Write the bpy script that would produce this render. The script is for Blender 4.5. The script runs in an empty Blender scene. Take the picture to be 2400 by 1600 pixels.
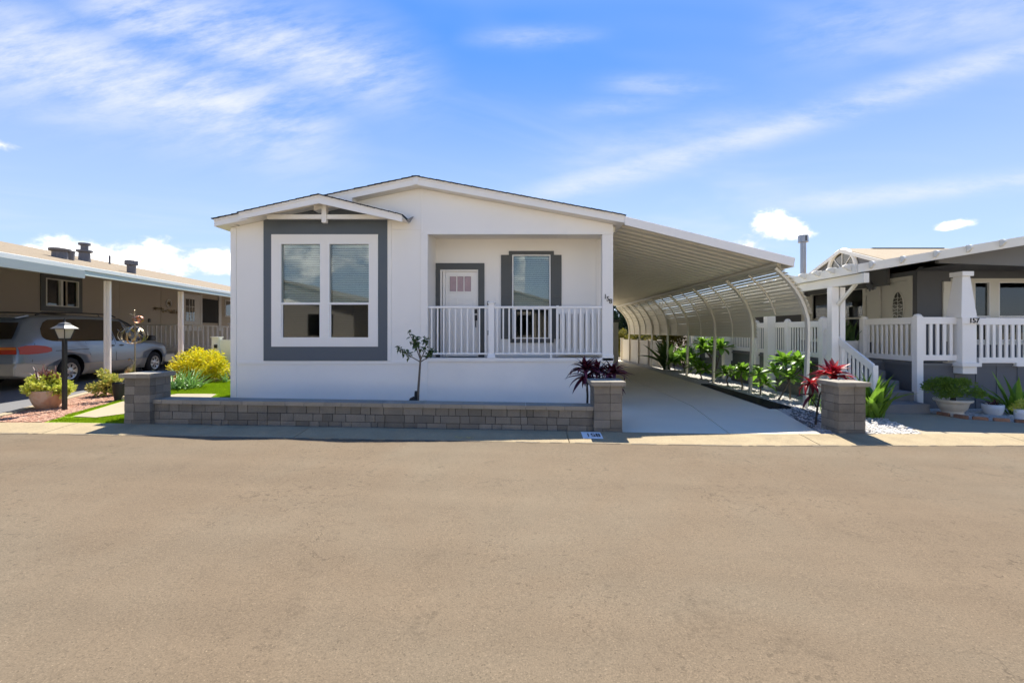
import bpy, bmesh, math, random
from mathutils import Vector, Matrix, Euler
random.seed(7)
R = math.radians
scene = bpy.context.scene
COL = scene.collection

# ------------------------------------------------------------------ camera
H = 1.545                       # eye height above the driveway
FPX, VX, VY = 1050.0, 1230.0, 776.0
cam_d = bpy.data.cameras.new('camera')
cam = bpy.data.objects.new('camera', cam_d)
COL.objects.link(cam)
cam.location = (0, 0, H)
cam.rotation_euler = (R(90), 0, 0)
cam_d.sensor_fit = 'HORIZONTAL'
cam_d.sensor_width = 36
cam_d.lens = 36 * FPX / 2400
cam_d.shift_x = -(VX - 1200) / 2400
cam_d.shift_y = -(800 - VY) / 2400
cam_d.clip_start = 0.05
cam_d.clip_end = 2000
scene.camera = cam

# ------------------------------------------------------------------ light
SUN_EL, SUN_AZ = 59.3, 7.0      # degrees; azimuth from +Y towards +X (sun stands behind the house)
sun_dir = Vector((math.sin(R(SUN_AZ)) * math.cos(R(SUN_EL)), math.cos(R(SUN_AZ)) * math.cos(R(SUN_EL)), math.sin(R(SUN_EL))))
sun_d = bpy.data.lights.new('sun', 'SUN')
sun_d.energy = 4.2
sun_d.angle = R(0.53)
sun_d.color = (1.0, 0.94, 0.84)
sun = bpy.data.objects.new('sun', sun_d)
COL.objects.link(sun)
sun.location = sun_dir * 60
sun.rotation_euler = (-sun_dir).to_track_quat('-Z', 'Y').to_euler()

scene.view_settings.view_transform = 'Standard'
scene.view_settings.look = 'None'
scene.view_settings.gamma = 1.0
scene.view_settings.exposure = 1.3
scene.view_settings.use_curve_mapping = False
scene.cycles.use_denoising = True
scene.cycles.max_bounces = 6
scene.cycles.diffuse_bounces = 3
scene.cycles.glossy_bounces = 2
scene.cycles.transmission_bounces = 3
scene.cycles.use_adaptive_sampling = True
scene.cycles.adaptive_threshold = 0.02
scene.cycles.transparent_max_bounces = 16
scene.cycles.sample_clamp_indirect = 6.0


# ---- small node expression helper
class E:
    def __init__(s, t, sock): s.t, s.s = t, sock
    def _m(s, op, *a, clamp=False):
        n = s.t.nodes.new('ShaderNodeMath'); n.operation = op; n.use_clamp = clamp
        for i, v in enumerate((s,) + a):
            if isinstance(v, E): s.t.links.new(v.s, n.inputs[i])
            else: n.inputs[i].default_value = float(v)
        return E(s.t, n.outputs[0])
    def __add__(s, o): return s._m('ADD', o)
    def __radd__(s, o): return s._m('ADD', o)
    def __sub__(s, o): return s._m('SUBTRACT', o)
    def __rsub__(s, o): return (s * -1.0) + o
    def __mul__(s, o): return s._m('MULTIPLY', o)
    def __rmul__(s, o): return s._m('MULTIPLY', o)
    def __truediv__(s, o): return s._m('DIVIDE', o)
    def mx(s, o): return s._m('MAXIMUM', o)
    def mn(s, o): return s._m('MINIMUM', o)
    def atan2(s, o): return s._m('ARCTAN2', s.__class__(s.t, s.s) if False else o)
    def exp(s): return s._m('EXPONENT')
    def ab(s): return s._m('ABSOLUTE')
    def gt(s, o): return s._m('GREATER_THAN', o)
    def step(s, a, b):
        n = s.t.nodes.new('ShaderNodeMapRange'); n.interpolation_type = 'SMOOTHSTEP'
        s.t.links.new(s.s, n.inputs[0])
        n.inputs[1].default_value = a; n.inputs[2].default_value = b
        return E(s.t, n.outputs[0])


def cxyz(t, x, y, z=0.0):
    n = t.nodes.new('ShaderNodeCombineXYZ')
    for i, v in enumerate((x, y, z)):
        if isinstance(v, E): t.links.new(v.s, n.inputs[i])
        else: n.inputs[i].default_value = v
    return n.outputs[0]


def noise(t, vec, scale, detail=4, rough=0.55, dist=0.0):
    n = t.nodes.new('ShaderNodeTexNoise')
    n.inputs['Scale'].default_value = scale
    n.inputs['Detail'].default_value = detail
    n.inputs['Roughness'].default_value = rough
    n.inputs['Distortion'].default_value = dist
    if vec is not None: t.links.new(vec, n.inputs['Vector'])
    return E(t, n.outputs[0])


# ------------------------------------------------------------------ sky
CLOUDS = 1.0
SKY_LOW, SKY_HIGH = (1.08, 1.22, 1.52), (0.26, 0.73, 1.62)
world = bpy.data.worlds.new('World')
scene.world = world
world.use_nodes = True
world.cycles.sampling_method = 'MANUAL'
world.cycles.sample_map_resolution = 512
wt = world.node_tree
wt.nodes.clear()
w_out = wt.nodes.new('ShaderNodeOutputWorld')
w_bg = wt.nodes.new('ShaderNodeBackground')
w_bg.inputs['Strength'].default_value = 0.112
wt.links.new(w_bg.outputs[0], w_out.inputs[0])
w_sky = wt.nodes.new('ShaderNodeTexSky')
w_sky.sky_type = 'NISHITA'
w_sky.sun_disc = False
w_sky.sun_elevation = R(SUN_EL)
w_sky.sun_rotation = R(SUN_AZ)
w_sky.air_density = 1.0
w_sky.dust_density = 0.15
w_sky.ozone_density = 2.5
w_tc = wt.nodes.new('ShaderNodeTexCoord')
w_sep = wt.nodes.new('ShaderNodeSeparateXYZ')
wt.links.new(w_tc.outputs['Generated'], w_sep.inputs[0])
dx, dy, dz = (E(wt, w_sep.outputs[i]) for i in range(3))
front = dy.gt(0.05)
yy = dy.mx(0.05)
u, v = dx / yy, dz / yy
zz = dz.mx(0.0) + 0.10
px_, py_ = dx / zz, dy / zz
# thin high cloud everywhere: wisps of a flat cloud layer
c1 = noise(wt, cxyz(wt, px_ * 0.45 + py_ * 0.16 + 3.1, py_ * 1.1 - px_ * 0.38 + 1.7), 0.9, 4, 0.6, 0.8)
cirrus = c1.step(0.44, 0.80) * 0.45
wisp = noise(wt, cxyz(wt, u * 2.2 + v * 2.0, v * 9.0 - u * 2.4), 1.5, 6, 0.66)
wispb = noise(wt, cxyz(wt, u * 2.0, v * 7.0, 3.3), 1.3, 6, 0.68)


def streak(u0, u1, a, b, c, w, amp, tex):
    """one long streak of cloud: v = a + b*u + c*u*u between u0 and u1, of thickness w"""
    off = (v - (u * b + a) - u * u * c) / w
    g = (off * off * -1.0).exp()
    win = u.step(u0 - 0.14, u0 + 0.14) * (1.0 - u.step(u1 - 0.16, u1 + 0.16))
    return g * win * tex.step(0.24, 0.74) * amp


bands = [
    (-1.35, -0.45, 0.345, -0.24, 0.0, 0.105, 0.95, wisp),
    (-0.98, -0.27, 0.50, -0.24, 0.0, 0.085, 0.90, wisp),
    (-1.10, -0.72, 0.42, -0.06, 0.0, 0.030, 0.55, wispb),
    (0.00, 1.30, 0.295, 0.265, 0.03, 0.034, 0.75, wispb),
    (0.05, 0.60, 0.36, 0.20, 0.0, 0.050, 0.35, wispb),
    (0.55, 1.30, 0.225, 0.10, 0.0, 0.022, 0.70, wispb),
    (-0.05, 0.08, 0.655, 0.02, 0.0, 0.022, 0.85, wispb),
    (0.24, 0.38, 0.555, -0.02, 0.0, 0.024, 0.75, wispb),
    (0.17, 0.26, 0.478, 0.10, 0.0, 0.022, 0.75, wispb),
    (0.60, 1.20, 0.60, 0.10, 0.0, 0.07, 0.40, wisp),
]
bd = None
for (u0, u1, a, b, c, w_, amp, tx) in bands:
    if amp <= 0: continue
    s_ = streak(u0, u1, a, b, c, w_, amp, tx)
    bd = s_ if bd is None else bd.mx(s_)
bd = bd * front
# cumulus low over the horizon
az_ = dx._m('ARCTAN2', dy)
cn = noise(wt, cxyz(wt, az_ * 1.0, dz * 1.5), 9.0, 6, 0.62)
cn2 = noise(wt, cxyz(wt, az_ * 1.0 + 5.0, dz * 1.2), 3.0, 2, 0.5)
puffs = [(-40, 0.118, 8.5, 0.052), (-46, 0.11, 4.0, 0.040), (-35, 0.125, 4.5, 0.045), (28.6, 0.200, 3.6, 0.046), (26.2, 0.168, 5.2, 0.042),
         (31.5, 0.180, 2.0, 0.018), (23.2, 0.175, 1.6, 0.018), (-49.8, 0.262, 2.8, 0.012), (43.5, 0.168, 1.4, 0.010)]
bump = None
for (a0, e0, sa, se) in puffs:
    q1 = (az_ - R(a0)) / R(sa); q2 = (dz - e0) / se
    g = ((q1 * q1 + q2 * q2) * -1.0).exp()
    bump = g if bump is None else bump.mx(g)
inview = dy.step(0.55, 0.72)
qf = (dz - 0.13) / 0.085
far = cn2.step(0.34, 0.58) * (qf * qf * -1.0).exp() * (1.0 - inview)  # unseen cloud ring, added outside the view to brighten the shaded house front
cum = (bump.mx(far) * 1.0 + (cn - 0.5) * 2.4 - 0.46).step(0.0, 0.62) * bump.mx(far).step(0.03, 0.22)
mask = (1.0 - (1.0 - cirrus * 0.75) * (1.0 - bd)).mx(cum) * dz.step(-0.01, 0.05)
w_tint = wt.nodes.new('ShaderNodeMix'); w_tint.data_type = 'RGBA'; w_tint.blend_type = 'MULTIPLY'
w_tint.inputs['Factor'].default_value = 1.0
w_gam = wt.nodes.new('ShaderNodeGamma')
w_gam.inputs[1].default_value = 0.5
wt.links.new(w_sky.outputs[0], w_gam.inputs[0])
wt.links.new(w_gam.outputs[0], w_tint.inputs[6])
w_grad = wt.nodes.new('ShaderNodeMix'); w_grad.data_type = 'RGBA'      # deeper blue overhead than low down
wt.links.new(dz.step(0.20, 0.62).s, w_grad.inputs['Factor'])
w_grad.inputs[6].default_value = (*SKY_LOW, 1); w_grad.inputs[7].default_value = (*SKY_HIGH, 1)
wt.links.new(w_grad.outputs[2], w_tint.inputs[7])
w_mix = wt.nodes.new('ShaderNodeMix'); w_mix.data_type = 'RGBA'
wt.links.new((mask * CLOUDS).s, w_mix.inputs['Factor'])
wt.links.new(w_tint.outputs[2], w_mix.inputs[6])
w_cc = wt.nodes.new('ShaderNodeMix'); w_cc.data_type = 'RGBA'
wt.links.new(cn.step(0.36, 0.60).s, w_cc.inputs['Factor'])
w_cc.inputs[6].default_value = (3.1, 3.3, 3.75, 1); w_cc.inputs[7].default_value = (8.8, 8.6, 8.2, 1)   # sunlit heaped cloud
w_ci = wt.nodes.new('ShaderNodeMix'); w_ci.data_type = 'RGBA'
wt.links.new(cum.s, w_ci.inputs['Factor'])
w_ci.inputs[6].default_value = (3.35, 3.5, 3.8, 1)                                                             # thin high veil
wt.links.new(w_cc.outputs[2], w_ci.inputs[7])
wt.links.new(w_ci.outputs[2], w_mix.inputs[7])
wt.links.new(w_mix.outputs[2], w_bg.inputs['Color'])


# ------------------------------------------------------------------ helpers: place, mesh, material
def wx(px, Y): return (px - VX) * Y / FPX
def wz(py, Y): return H + (VY - py) * Y / FPX
def zg(X): return 0.0172 * (3.0 - min(3.0, max(-7.0, X)))


ORG = {}


def new_obj(name, data, parent=None):
    o = bpy.data.objects.new(name, data)
    COL.objects.link(o)
    if parent is not None:
        o.parent = parent
        ORG[o.name] = ORG[parent.name]
    return o


def tag(o, label=None, cat=None, group=None, kind=None):
    if label: o['label'] = label
    if cat: o['category'] = cat
    if group: o['group'] = group
    if kind: o['kind'] = kind
    return o


def thing(name, label, cat, loc, rz=0.0, group=None, local=False):
    o = bpy.data.objects.new(name, None)
    COL.objects.link(o)
    o.empty_display_size = 0.2
    o.location = loc
    o.rotation_euler = (0, 0, rz)
    ORG[o.name] = Vector((0, 0, 0)) if local else Vector(loc)
    return tag(o, label, cat, group)


class MB:
    def __init__(s): s.v, s.f, s.m = [], [], []
    def add(s, vs, fs, mi=0):
        n = len(s.v)
        s.v += [tuple(p) for p in vs]
        s.f += [tuple(i + n for i in f) for f in fs]
        s.m += [mi] * len(fs)
        return s
    def box(s, x0, x1, y0, y1, z0, z1, mi=0):
        if x0 > x1: x0, x1 = x1, x0
        if y0 > y1: y0, y1 = y1, y0
        if z0 > z1: z0, z1 = z1, z0
        return s.add([(x0, y0, z0), (x1, y0, z0), (x1, y1, z0), (x0, y1, z0), (x0, y0, z1), (x1, y0, z1), (x1, y1, z1), (x0, y1, z1)],
                     [(0, 3, 2, 1), (4, 5, 6, 7), (0, 1, 5, 4), (1, 2, 6, 5), (2, 3, 7, 6), (3, 0, 4, 7)], mi)
    def bar(s, a, b, w, h, up=(0, 0, 1), mi=0):
        a, b = Vector(a), Vector(b)
        d = (b - a).normalized()
        sd = d.cross(Vector(up))
        if sd.length < 1e-5: sd = d.cross(Vector((1, 0, 0)))
        sd.normalize(); u_ = sd.cross(d).normalized()
        vs = []
        for p in (a, b):
            for i, j in ((-1, -1), (1, -1), (1, 1), (-1, 1)):
                vs.append(p + sd * (i * w / 2) + u_ * (j * h / 2))
        return s.add(vs, [(0, 3, 2, 1), (4, 5, 6, 7), (0, 1, 5, 4), (1, 2, 6, 5), (2, 3, 7, 6), (3, 0, 4, 7)], mi)
    def prism(s, poly, y0, y1, mi=0, axis='y'):
        """closed polygon in the XZ plane (axis y), XY plane (axis z) or YZ plane (axis x), extruded along the axis"""
        n = len(poly)
        def P(p, t):
            return {'y': (p[0], t, p[1]), 'z': (p[0], p[1], t), 'x': (t, p[0], p[1])}[axis]
        vs = [P(p, y0) for p in poly] + [P(p, y1) for p in poly]
        fs = [tuple(range(n)), tuple(range(2 * n - 1, n - 1, -1))] + [(i, i + n, (i + 1) % n + n, (i + 1) % n) for i in range(n)]
        return s.add(vs, fs, mi)
    def tube(s, pts, rad, n=8, mi=0, caps=True, squash=1.0):
        pts = [Vector(p) for p in pts]
        if not isinstance(rad, (list, tuple)): rad = [rad] * len(pts)
        vs, fs = [], []
        ref = None
        for i, p in enumerate(pts):
            d = (pts[min(i + 1, len(pts) - 1)] - pts[max(i - 1, 0)])
            d = d.normalized() if d.length > 1e-9 else Vector((0, 0, 1))
            if ref is None:
                ref = d.orthogonal().normalized()
            ref = (ref - d * ref.dot(d))
            ref = ref.normalized() if ref.length > 1e-6 else d.orthogonal().normalized()
            bi = d.cross(ref)
            for k in range(n):
                a = 2 * math.pi * k / n
                vs.append(p + ref * (math.cos(a) * rad[i]) + bi * (math.sin(a) * rad[i] * squash))
        for i in range(len(pts) - 1):
            for k in range(n):
                fs.append((i * n + k, i * n + (k + 1) % n, (i + 1) * n + (k + 1) % n, (i + 1) * n + k))
        if caps:
            fs.append(tuple(range(n - 1, -1, -1)))
            fs.append(tuple((len(pts) - 1) * n + k for k in range(n)))
        return s.add(vs, fs, mi)
    def lathe(s, prof, cx, cy, n=20, mi=0, cap=True):
        vs, fs = [], []
        for (r, z) in prof:
            for k in range(n):
                a = 2 * math.pi * k / n
                vs.append((cx + r * math.cos(a), cy + r * math.sin(a), z))
        for i in range(len(prof) - 1):
            for k in range(n):
                fs.append((i * n + k, i * n + (k + 1) % n, (i + 1) * n + (k + 1) % n, (i + 1) * n + k))
        if cap:
            fs.append(tuple(range(n - 1, -1, -1)))
            fs.append(tuple((len(prof) - 1) * n + k for k in range(n)))
        return s.add(vs, fs, mi)
    def mesh(s, name, mats, org=None, smooth=False):
        me = bpy.data.meshes.new(name)
        v = s.v
        if org is not None and org.length > 0:
            v = [(p[0] - org[0], p[1] - org[1], p[2] - org[2]) for p in v]
        me.from_pydata(v, [], s.f)
        for m in (mats if isinstance(mats, (list, tuple)) else [mats]): me.materials.append(m)
        if any(s.m): me.polygons.foreach_set('material_index', s.m)
        if smooth: me.polygons.foreach_set('use_smooth', [True] * len(me.polygons))
        me.update()
        return me
    def build(s, name, mats, parent=None, bevel=0.0, smooth=False, kind=None, fixn=True):
        org = ORG[parent.name] if parent is not None else None
        me = s.mesh(name, mats, org, smooth)
        if bevel > 0 or fixn:
            bm = bmesh.new(); bm.from_mesh(me)
            if fixn: bmesh.ops.recalc_face_normals(bm, faces=bm.faces)
            if bevel > 0:
                bmesh.ops.bevel(bm, geom=[e for e in bm.edges if len(e.link_faces) == 2 and e.calc_face_angle(0) > 0.5],
                                offset=bevel, segments=1, affect='EDGES', clamp_overlap=True)
            bm.to_mesh(me); bm.free()
        o = new_obj(name, me, parent)
        if parent is None: ORG[o.name] = Vector((0, 0, 0))
        if kind: o['kind'] = kind
        return o


def unit_box(name, mat, bevel=0.04):
    """a unit cube with softened edges, shared by many pieces"""
    mb = MB().box(-0.5, 0.5, -0.5, 0.5, -0.5, 0.5)
    me = mb.mesh(name, mat)
    bm = bmesh.new(); bm.from_mesh(me)
    if bevel: bmesh.ops.bevel(bm, geom=list(bm.edges), offset=bevel, segments=1, affect='EDGES')
    bmesh.ops.recalc_face_normals(bm, faces=bm.faces)
    bm.to_mesh(me); bm.free()
    return me


def piece(name, me, parent, c, size=(1, 1, 1), rot=(0, 0, 0)):
    """one copy of a shared mesh, placed in world (or the parent's local) coordinates"""
    o = new_obj(name, me, parent)
    off = ORG[parent.name] if parent is not None else Vector((0, 0, 0))
    o.location = Vector(c) - off
    o.scale = size
    o.rotation_euler = rot
    return o


def boxpart(name, mat, parent, x0, x1, y0, y1, z0, z1, bevel=0.0):
    return MB().box(x0, x1, y0, y1, z0, z1).build(name, mat, parent, bevel)


# ---- materials
def mat(name, col, rough=0.6, var=0.06, vscale=2.0, bump=0.0, bscale=40.0, metal=0.0, spec=0.5, rand=0.0, speck=0.0, sscale=120.0, translucent=0.0, col2=None, mixscale=3.0, coat=0.0, weather=0.0):
    m = bpy.data.materials.new(name)
    m.use_nodes = True
    t = m.node_tree
    b = t.nodes['Principled BSDF']
    b.inputs['Roughness'].default_value = rough
    b.inputs['Metallic'].default_value = metal
    b.inputs['Specular IOR Level'].default_value = spec
    if coat: b.inputs['Coat Weight'].default_value = coat
    geo = t.nodes.new('ShaderNodeNewGeometry')
    P = geo.outputs['Position']
    n1 = noise(t, P, vscale, 2, 0.6)
    val = (n1 - 0.5) * (2.0 * var) + 1.0
    if speck:
        n2 = noise(t, P, sscale, 2, 0.6)
        val = val * ((n2 - 0.5) * (2.0 * speck) + 1.0)
    if weather:
        n3 = noise(t, P, 0.7, 6, 0.65, 0.4)
        val = val * (1.0 - n3.step(0.52, 0.78) * weather)
    if rand:
        oi = t.nodes.new('ShaderNodeObjectInfo')
        val = val * ((E(t, oi.outputs['Random']) - 0.5) * (2.0 * rand) + 1.0)
    mul = t.nodes.new('ShaderNodeMix'); mul.data_type = 'RGBA'; mul.blend_type = 'MULTIPLY'
    mul.inputs['Factor'].default_value = 1.0
    if col2:
        mx = t.nodes.new('ShaderNodeMix'); mx.data_type = 'RGBA'
        t.links.new(noise(t, P, mixscale, 3, 0.6).step(0.38, 0.62).s, mx.inputs['Factor'])
        mx.inputs[6].default_value = (*col, 1); mx.inputs[7].default_value = (*col2, 1)
        t.links.new(mx.outputs[2], mul.inputs[6])
    else:
        mul.inputs[6].default_value = (*col, 1)
    cc = t.nodes.new('ShaderNodeCombineColor')
    for i in range(3): t.links.new(val.s, cc.inputs[i])
    t.links.new(cc.outputs[0], mul.inputs[7])
    t.links.new(mul.outputs[2], b.inputs['Base Color'])
    if bump:
        bn = t.nodes.new('ShaderNodeBump')
        bn.inputs['Strength'].default_value = bump
        bn.inputs['Distance'].default_value = 0.02
        t.links.new(noise(t, P, bscale, 4, 0.6).s, bn.inputs['Height'])
        t.links.new(bn.outputs[0], b.inputs['Normal'])
    if translucent:
        tr = t.nodes.new('ShaderNodeBsdfTranslucent')
        t.links.new(mul.outputs[2], tr.inputs['Color'])
        ms = t.nodes.new('ShaderNodeMixShader')
        ms.inputs[0].default_value = translucent
        out = t.nodes['Material Output']
        t.links.new(b.outputs[0], ms.inputs[1]); t.links.new(tr.outputs[0], ms.inputs[2])
        t.links.new(ms.outputs[0], out.inputs[0])
    return m


def glassmat(name, refl=0.22, tint=(0.75, 0.8, 0.8), rough=0.015, ripple=0.0):
    m = bpy.data.materials.new(name); m.use_nodes = True
    t = m.node_tree; t.nodes.clear()
    out = t.nodes.new('ShaderNodeOutputMaterial')
    tr = t.nodes.new('ShaderNodeBsdfTransparent'); tr.inputs[0].default_value = (*tint, 1)
    gl = t.nodes.new('ShaderNodeBsdfGlossy'); gl.inputs['Roughness'].default_value = rough
    fr = t.nodes.new('ShaderNodeFresnel'); fr.inputs[0].default_value = 1.5
    fac = (E(t, fr.outputs[0]) + (refl - 0.04))._m('MINIMUM', 1.0)
    if ripple:
        geo = t.nodes.new('ShaderNodeNewGeometry')
        bn = t.nodes.new('ShaderNodeBump'); bn.inputs['Strength'].default_value = ripple; bn.inputs['Distance'].default_value = 0.02
        t.links.new(noise(t, geo.outputs['Position'], 3.0, 2, 0.4).s, bn.inputs['Height'])
        t.links.new(bn.outputs[0], gl.inputs['Normal'])
    ms = t.nodes.new('ShaderNodeMixShader')
    t.links.new(fac.s, ms.inputs[0]); t.links.new(tr.outputs[0], ms.inputs[1]); t.links.new(gl.outputs[0], ms.inputs[2])
    t.links.new(ms.outputs[0], out.inputs[0])
    return m


def fine0(t, P): return noise(t, P, 6.0, 3, 0.6)


def asphalt():
    m = bpy.data.materials.new('asphalt'); m.use_nodes = True
    t = m.node_tree; b = t.nodes['Principled BSDF']
    b.inputs['Roughness'].default_value = 0.92
    b.inputs['Specular IOR Level'].default_value = 0.25
    P = t.nodes.new('ShaderNodeNewGeometry').outputs['Position']
    big = noise(t, P, 0.35, 4, 0.6, 0.6)
    mid = noise(t, P, 2.3, 4, 0.6, 0.3)
    fine = noise(t, P, 48.0, 3, 0.75)
    grit = noise(t, P, 120.0, 2, 0.7)
    blot = noise(t, P, 1.3, 3, 0.5, 0.8).step(0.62, 0.70)
    sp_ = t.nodes.new('ShaderNodeSeparateXYZ'); t.links.new(P, sp_.inputs[0])
    rx_, ry_ = E(t, sp_.outputs[0]), E(t, sp_.outputs[1])
    tyre = noise(t, cxyz(t, rx_ * 0.12 + ry_ * 0.05, ry_ * 1.9 + rx_ * 0.12), 1.0, 3, 0.55)          # long wheel tracks along the street
    drag = noise(t, cxyz(t, rx_ * 3.0 + ry_ * 1.2, ry_ * 0.8 - rx_ * 0.5), 2.0, 3, 0.6).step(0.60, 0.75)  # scuffs turning into the driveway
    val = 1.0 + (big - 0.5) * 0.42 + (mid - 0.5) * 0.20 + (tyre - 0.5) * 0.30 - drag * 0.07
    crk = t.nodes.new('ShaderNodeTexVoronoi'); crk.feature = 'DISTANCE_TO_EDGE'; crk.inputs['Scale'].default_value = 0.33
    wob = t.nodes.new('ShaderNodeVectorMath'); wob.operation = 'ADD'
    t.links.new(P, wob.inputs[0]); t.links.new(cxyz(t, mid * 1.6, fine0(t, P) * 1.2), wob.inputs[1]); t.links.new(wob.outputs[0], crk.inputs['Vector'])
    crack = (1.0 - E(t, crk.outputs['Distance']).step(0.0015, 0.006)) * noise(t, P, 0.8, 2).step(0.50, 0.62)
    val = val * (1.0 - crack * 0.26)
    val = val * (1.0 + (fine - 0.5) * 0.8) * (1.0 + (grit - 0.5) * 1.0)
    worn = noise(t, P, 0.55, 3, 0.6).step(0.42, 0.62)
    val = val * (1.0 - noise(t, P, 17.0, 3, 0.7).step(0.57, 0.68) * (worn * 0.26 + 0.05))
    val = val * (1.0 + noise(t, P, 26.0, 2, 0.7).step(0.62, 0.74) * (worn * 0.16 + 0.05))
    dark = fine.step(0.58, 0.68) * 0.42
    light = grit.step(0.64, 0.76) * 0.6
    val = val * (1.0 - dark) * (1.0 + light) * (1.0 - blot * noise(t, P, 30.0, 2).step(0.38, 0.6) * 0.16)
    mx = t.nodes.new('ShaderNodeMix'); mx.data_type = 'RGBA'
    t.links.new(big.step(0.35, 0.7).s, mx.inputs['Factor'])
    mx.inputs[6].default_value = (0.151, 0.112, 0.071, 1)
    mx.inputs[7].default_value = (0.142, 0.113, 0.076, 1)
    mul = t.nodes.new('ShaderNodeMix'); mul.data_type = 'RGBA'; mul.blend_type = 'MULTIPLY'; mul.inputs['Factor'].default_value = 1
    cc = t.nodes.new('ShaderNodeCombineColor')
    for i in range(3): t.links.new(val.s, cc.inputs[i])
    t.links.new(mx.outputs[2], mul.inputs[6]); t.links.new(cc.outputs[0], mul.inputs[7])
    t.links.new(mul.outputs[2], b.inputs['Base Color'])
    bn = t.nodes.new('ShaderNodeBump'); bn.inputs['Strength'].default_value = 0.55; bn.inputs['Distance'].default_value = 0.006
    t.links.new((fine * 0.6 + grit * 0.5).s, bn.inputs['Height'])
    t.links.new(bn.outputs[0], b.inputs['Normal'])
    return m


M = {}
M['asphalt'] = asphalt()
M['white'] = mat('white paint', (0.91, 0.865, 0.785), 0.5, 0.035, 1.1, 0.10, 4.0, weather=0.05)
M['trimwhite'] = mat('white trim paint', (0.91, 0.865, 0.785), 0.45, 0.02, 2.0)
M['vinyl'] = mat('white vinyl', (0.91, 0.88, 0.82), 0.35, 0.02, 2.0)
M['dark'] = mat('slate grey paint', (0.098, 0.115, 0.130), 0.55, 0.05, 2.0)
M['shutter'] = mat('charcoal shutter paint', (0.088, 0.092, 0.086), 0.55, 0.05, 2.0)
M['shingle'] = mat('dark shingle', (0.035, 0.037, 0.045), 0.9, 0.3, 6, 0.4, 120, rand=0.2)
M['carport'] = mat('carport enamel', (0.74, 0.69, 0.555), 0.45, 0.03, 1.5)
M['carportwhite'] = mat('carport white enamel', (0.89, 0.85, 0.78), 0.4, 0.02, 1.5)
M['block'] = mat('grey concrete block', (0.225, 0.205, 0.170), 0.9, 0.22, 5.0, 0.6, 90, rand=0.22, speck=0.35, sscale=110, spec=0.2, weather=0.25)
M['blockcap'] = mat('grey block cap', (0.30, 0.275, 0.225), 0.9, 0.12, 4.0, 0.4, 90, rand=0.08, speck=0.25, spec=0.2)
M['mortar'] = mat('block core', (0.05, 0.047, 0.042), 0.95, 0.1, 3)
M['concrete'] = mat('new pale concrete', (0.74, 0.675, 0.53), 0.85, 0.07, 1.2, 0.15, 60, speck=0.06, weather=0.12, spec=0.3)
M['kerb'] = mat('kerb concrete', (0.340, 0.271, 0.166), 0.9, 0.22, 3.5, 0.45, 40, speck=0.25, sscale=50, weather=0.42, spec=0.2)
M['path'] = mat('path concrete', (0.350, 0.294, 0.202), 0.9, 0.08, 1.5, 0.2, 50, speck=0.1, weather=0.12, spec=0.2)
M['soil'] = mat('packed soil', (0.16, 0.125, 0.09), 0.95, 0.25, 1.0, 0.5, 20)
M['whitestone'] = mat('white marble pebbles', (0.558, 0.540, 0.504), 0.8, 0.15, 12, speck=0.2, sscale=60)
M['whitebed'] = mat('pale gravel bed', (0.450, 0.427, 0.387), 0.9, 0.3, 25, 0.9, 45, speck=0.35, sscale=60)
M['redstone'] = mat('red lava pebbles', (0.34, 0.165, 0.105), 0.9, 0.25, 10, speck=0.3, sscale=50, col2=(0.46, 0.29, 0.20), mixscale=14)
M['redbed'] = mat('red gravel bed', (0.36, 0.19, 0.125), 0.95, 0.3, 20, 0.9, 40, speck=0.4, sscale=60)
M['turf'] = mat('bright green turf', (0.20, 0.31, 0.012), 0.9, 0.16, 3.0, 0.6, 160, speck=0.35, sscale=140, spec=0.1)
M['blade'] = mat('turf blades', (0.26, 0.38, 0.012), 0.8, 0.3, 20, spec=0.1, translucent=0.35)
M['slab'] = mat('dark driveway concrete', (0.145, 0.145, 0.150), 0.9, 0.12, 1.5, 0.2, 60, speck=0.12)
M['glass'] = glassmat('window glass', 0.10, (0.80, 0.87, 0.87), 0.02, 0.02)
M['screen'] = glassmat('screened glass', 0.042, (0.33, 0.34, 0.32), 0.03, 0.01)
M['frost'] = mat('frosted lite', (0.42, 0.28, 0.29), 0.25, 0.15, 10, 0.2, 30, spec=0.7)
M['blind'] = mat('blind slats', (0.82, 0.82, 0.78), 0.6, 0.03, 3)
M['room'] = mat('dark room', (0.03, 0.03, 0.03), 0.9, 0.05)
M['black'] = mat('black metal', (0.012, 0.012, 0.013), 0.45, 0.1, 5)
M['rubber'] = mat('black rubber', (0.008, 0.008, 0.008), 0.6, 0.15, 8, 0.2, 60)
M['steel'] = mat('galvanised steel', (0.30, 0.31, 0.34), 0.35, 0.12, 6, metal=0.85)
M['bark'] = mat('grey bark', (0.17, 0.14, 0.105), 0.95, 0.3, 12, 0.7, 60)
M['darkbark'] = mat('dark bark', (0.05, 0.042, 0.033), 0.9, 0.3, 12, 0.7, 60)
M['leafdark'] = mat('dark green leaves', (0.07, 0.125, 0.025), 0.5, 0.4, 25, translucent=0.3)
M['citrus'] = mat('citrus leaves', (0.065, 0.115, 0.026), 0.35, 0.35, 18, translucent=0.25)
M['plum'] = mat('plumeria leaves', (0.17, 0.33, 0.03), 0.35, 0.25, 9, rand=0.35, translucent=0.42)
M['strap'] = mat('strap leaves', (0.16, 0.29, 0.03), 0.35, 0.3, 8, rand=0.3, translucent=0.35)
M['aloe'] = mat('aloe leaves', (0.22, 0.38, 0.12), 0.4, 0.25, 9, rand=0.3, translucent=0.12)
M['yellow'] = mat('golden variegated leaves', (0.85, 0.72, 0.02), 0.5, 0.3, 14, translucent=0.32, col2=(0.55, 0.55, 0.03), mixscale=7)
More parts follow.
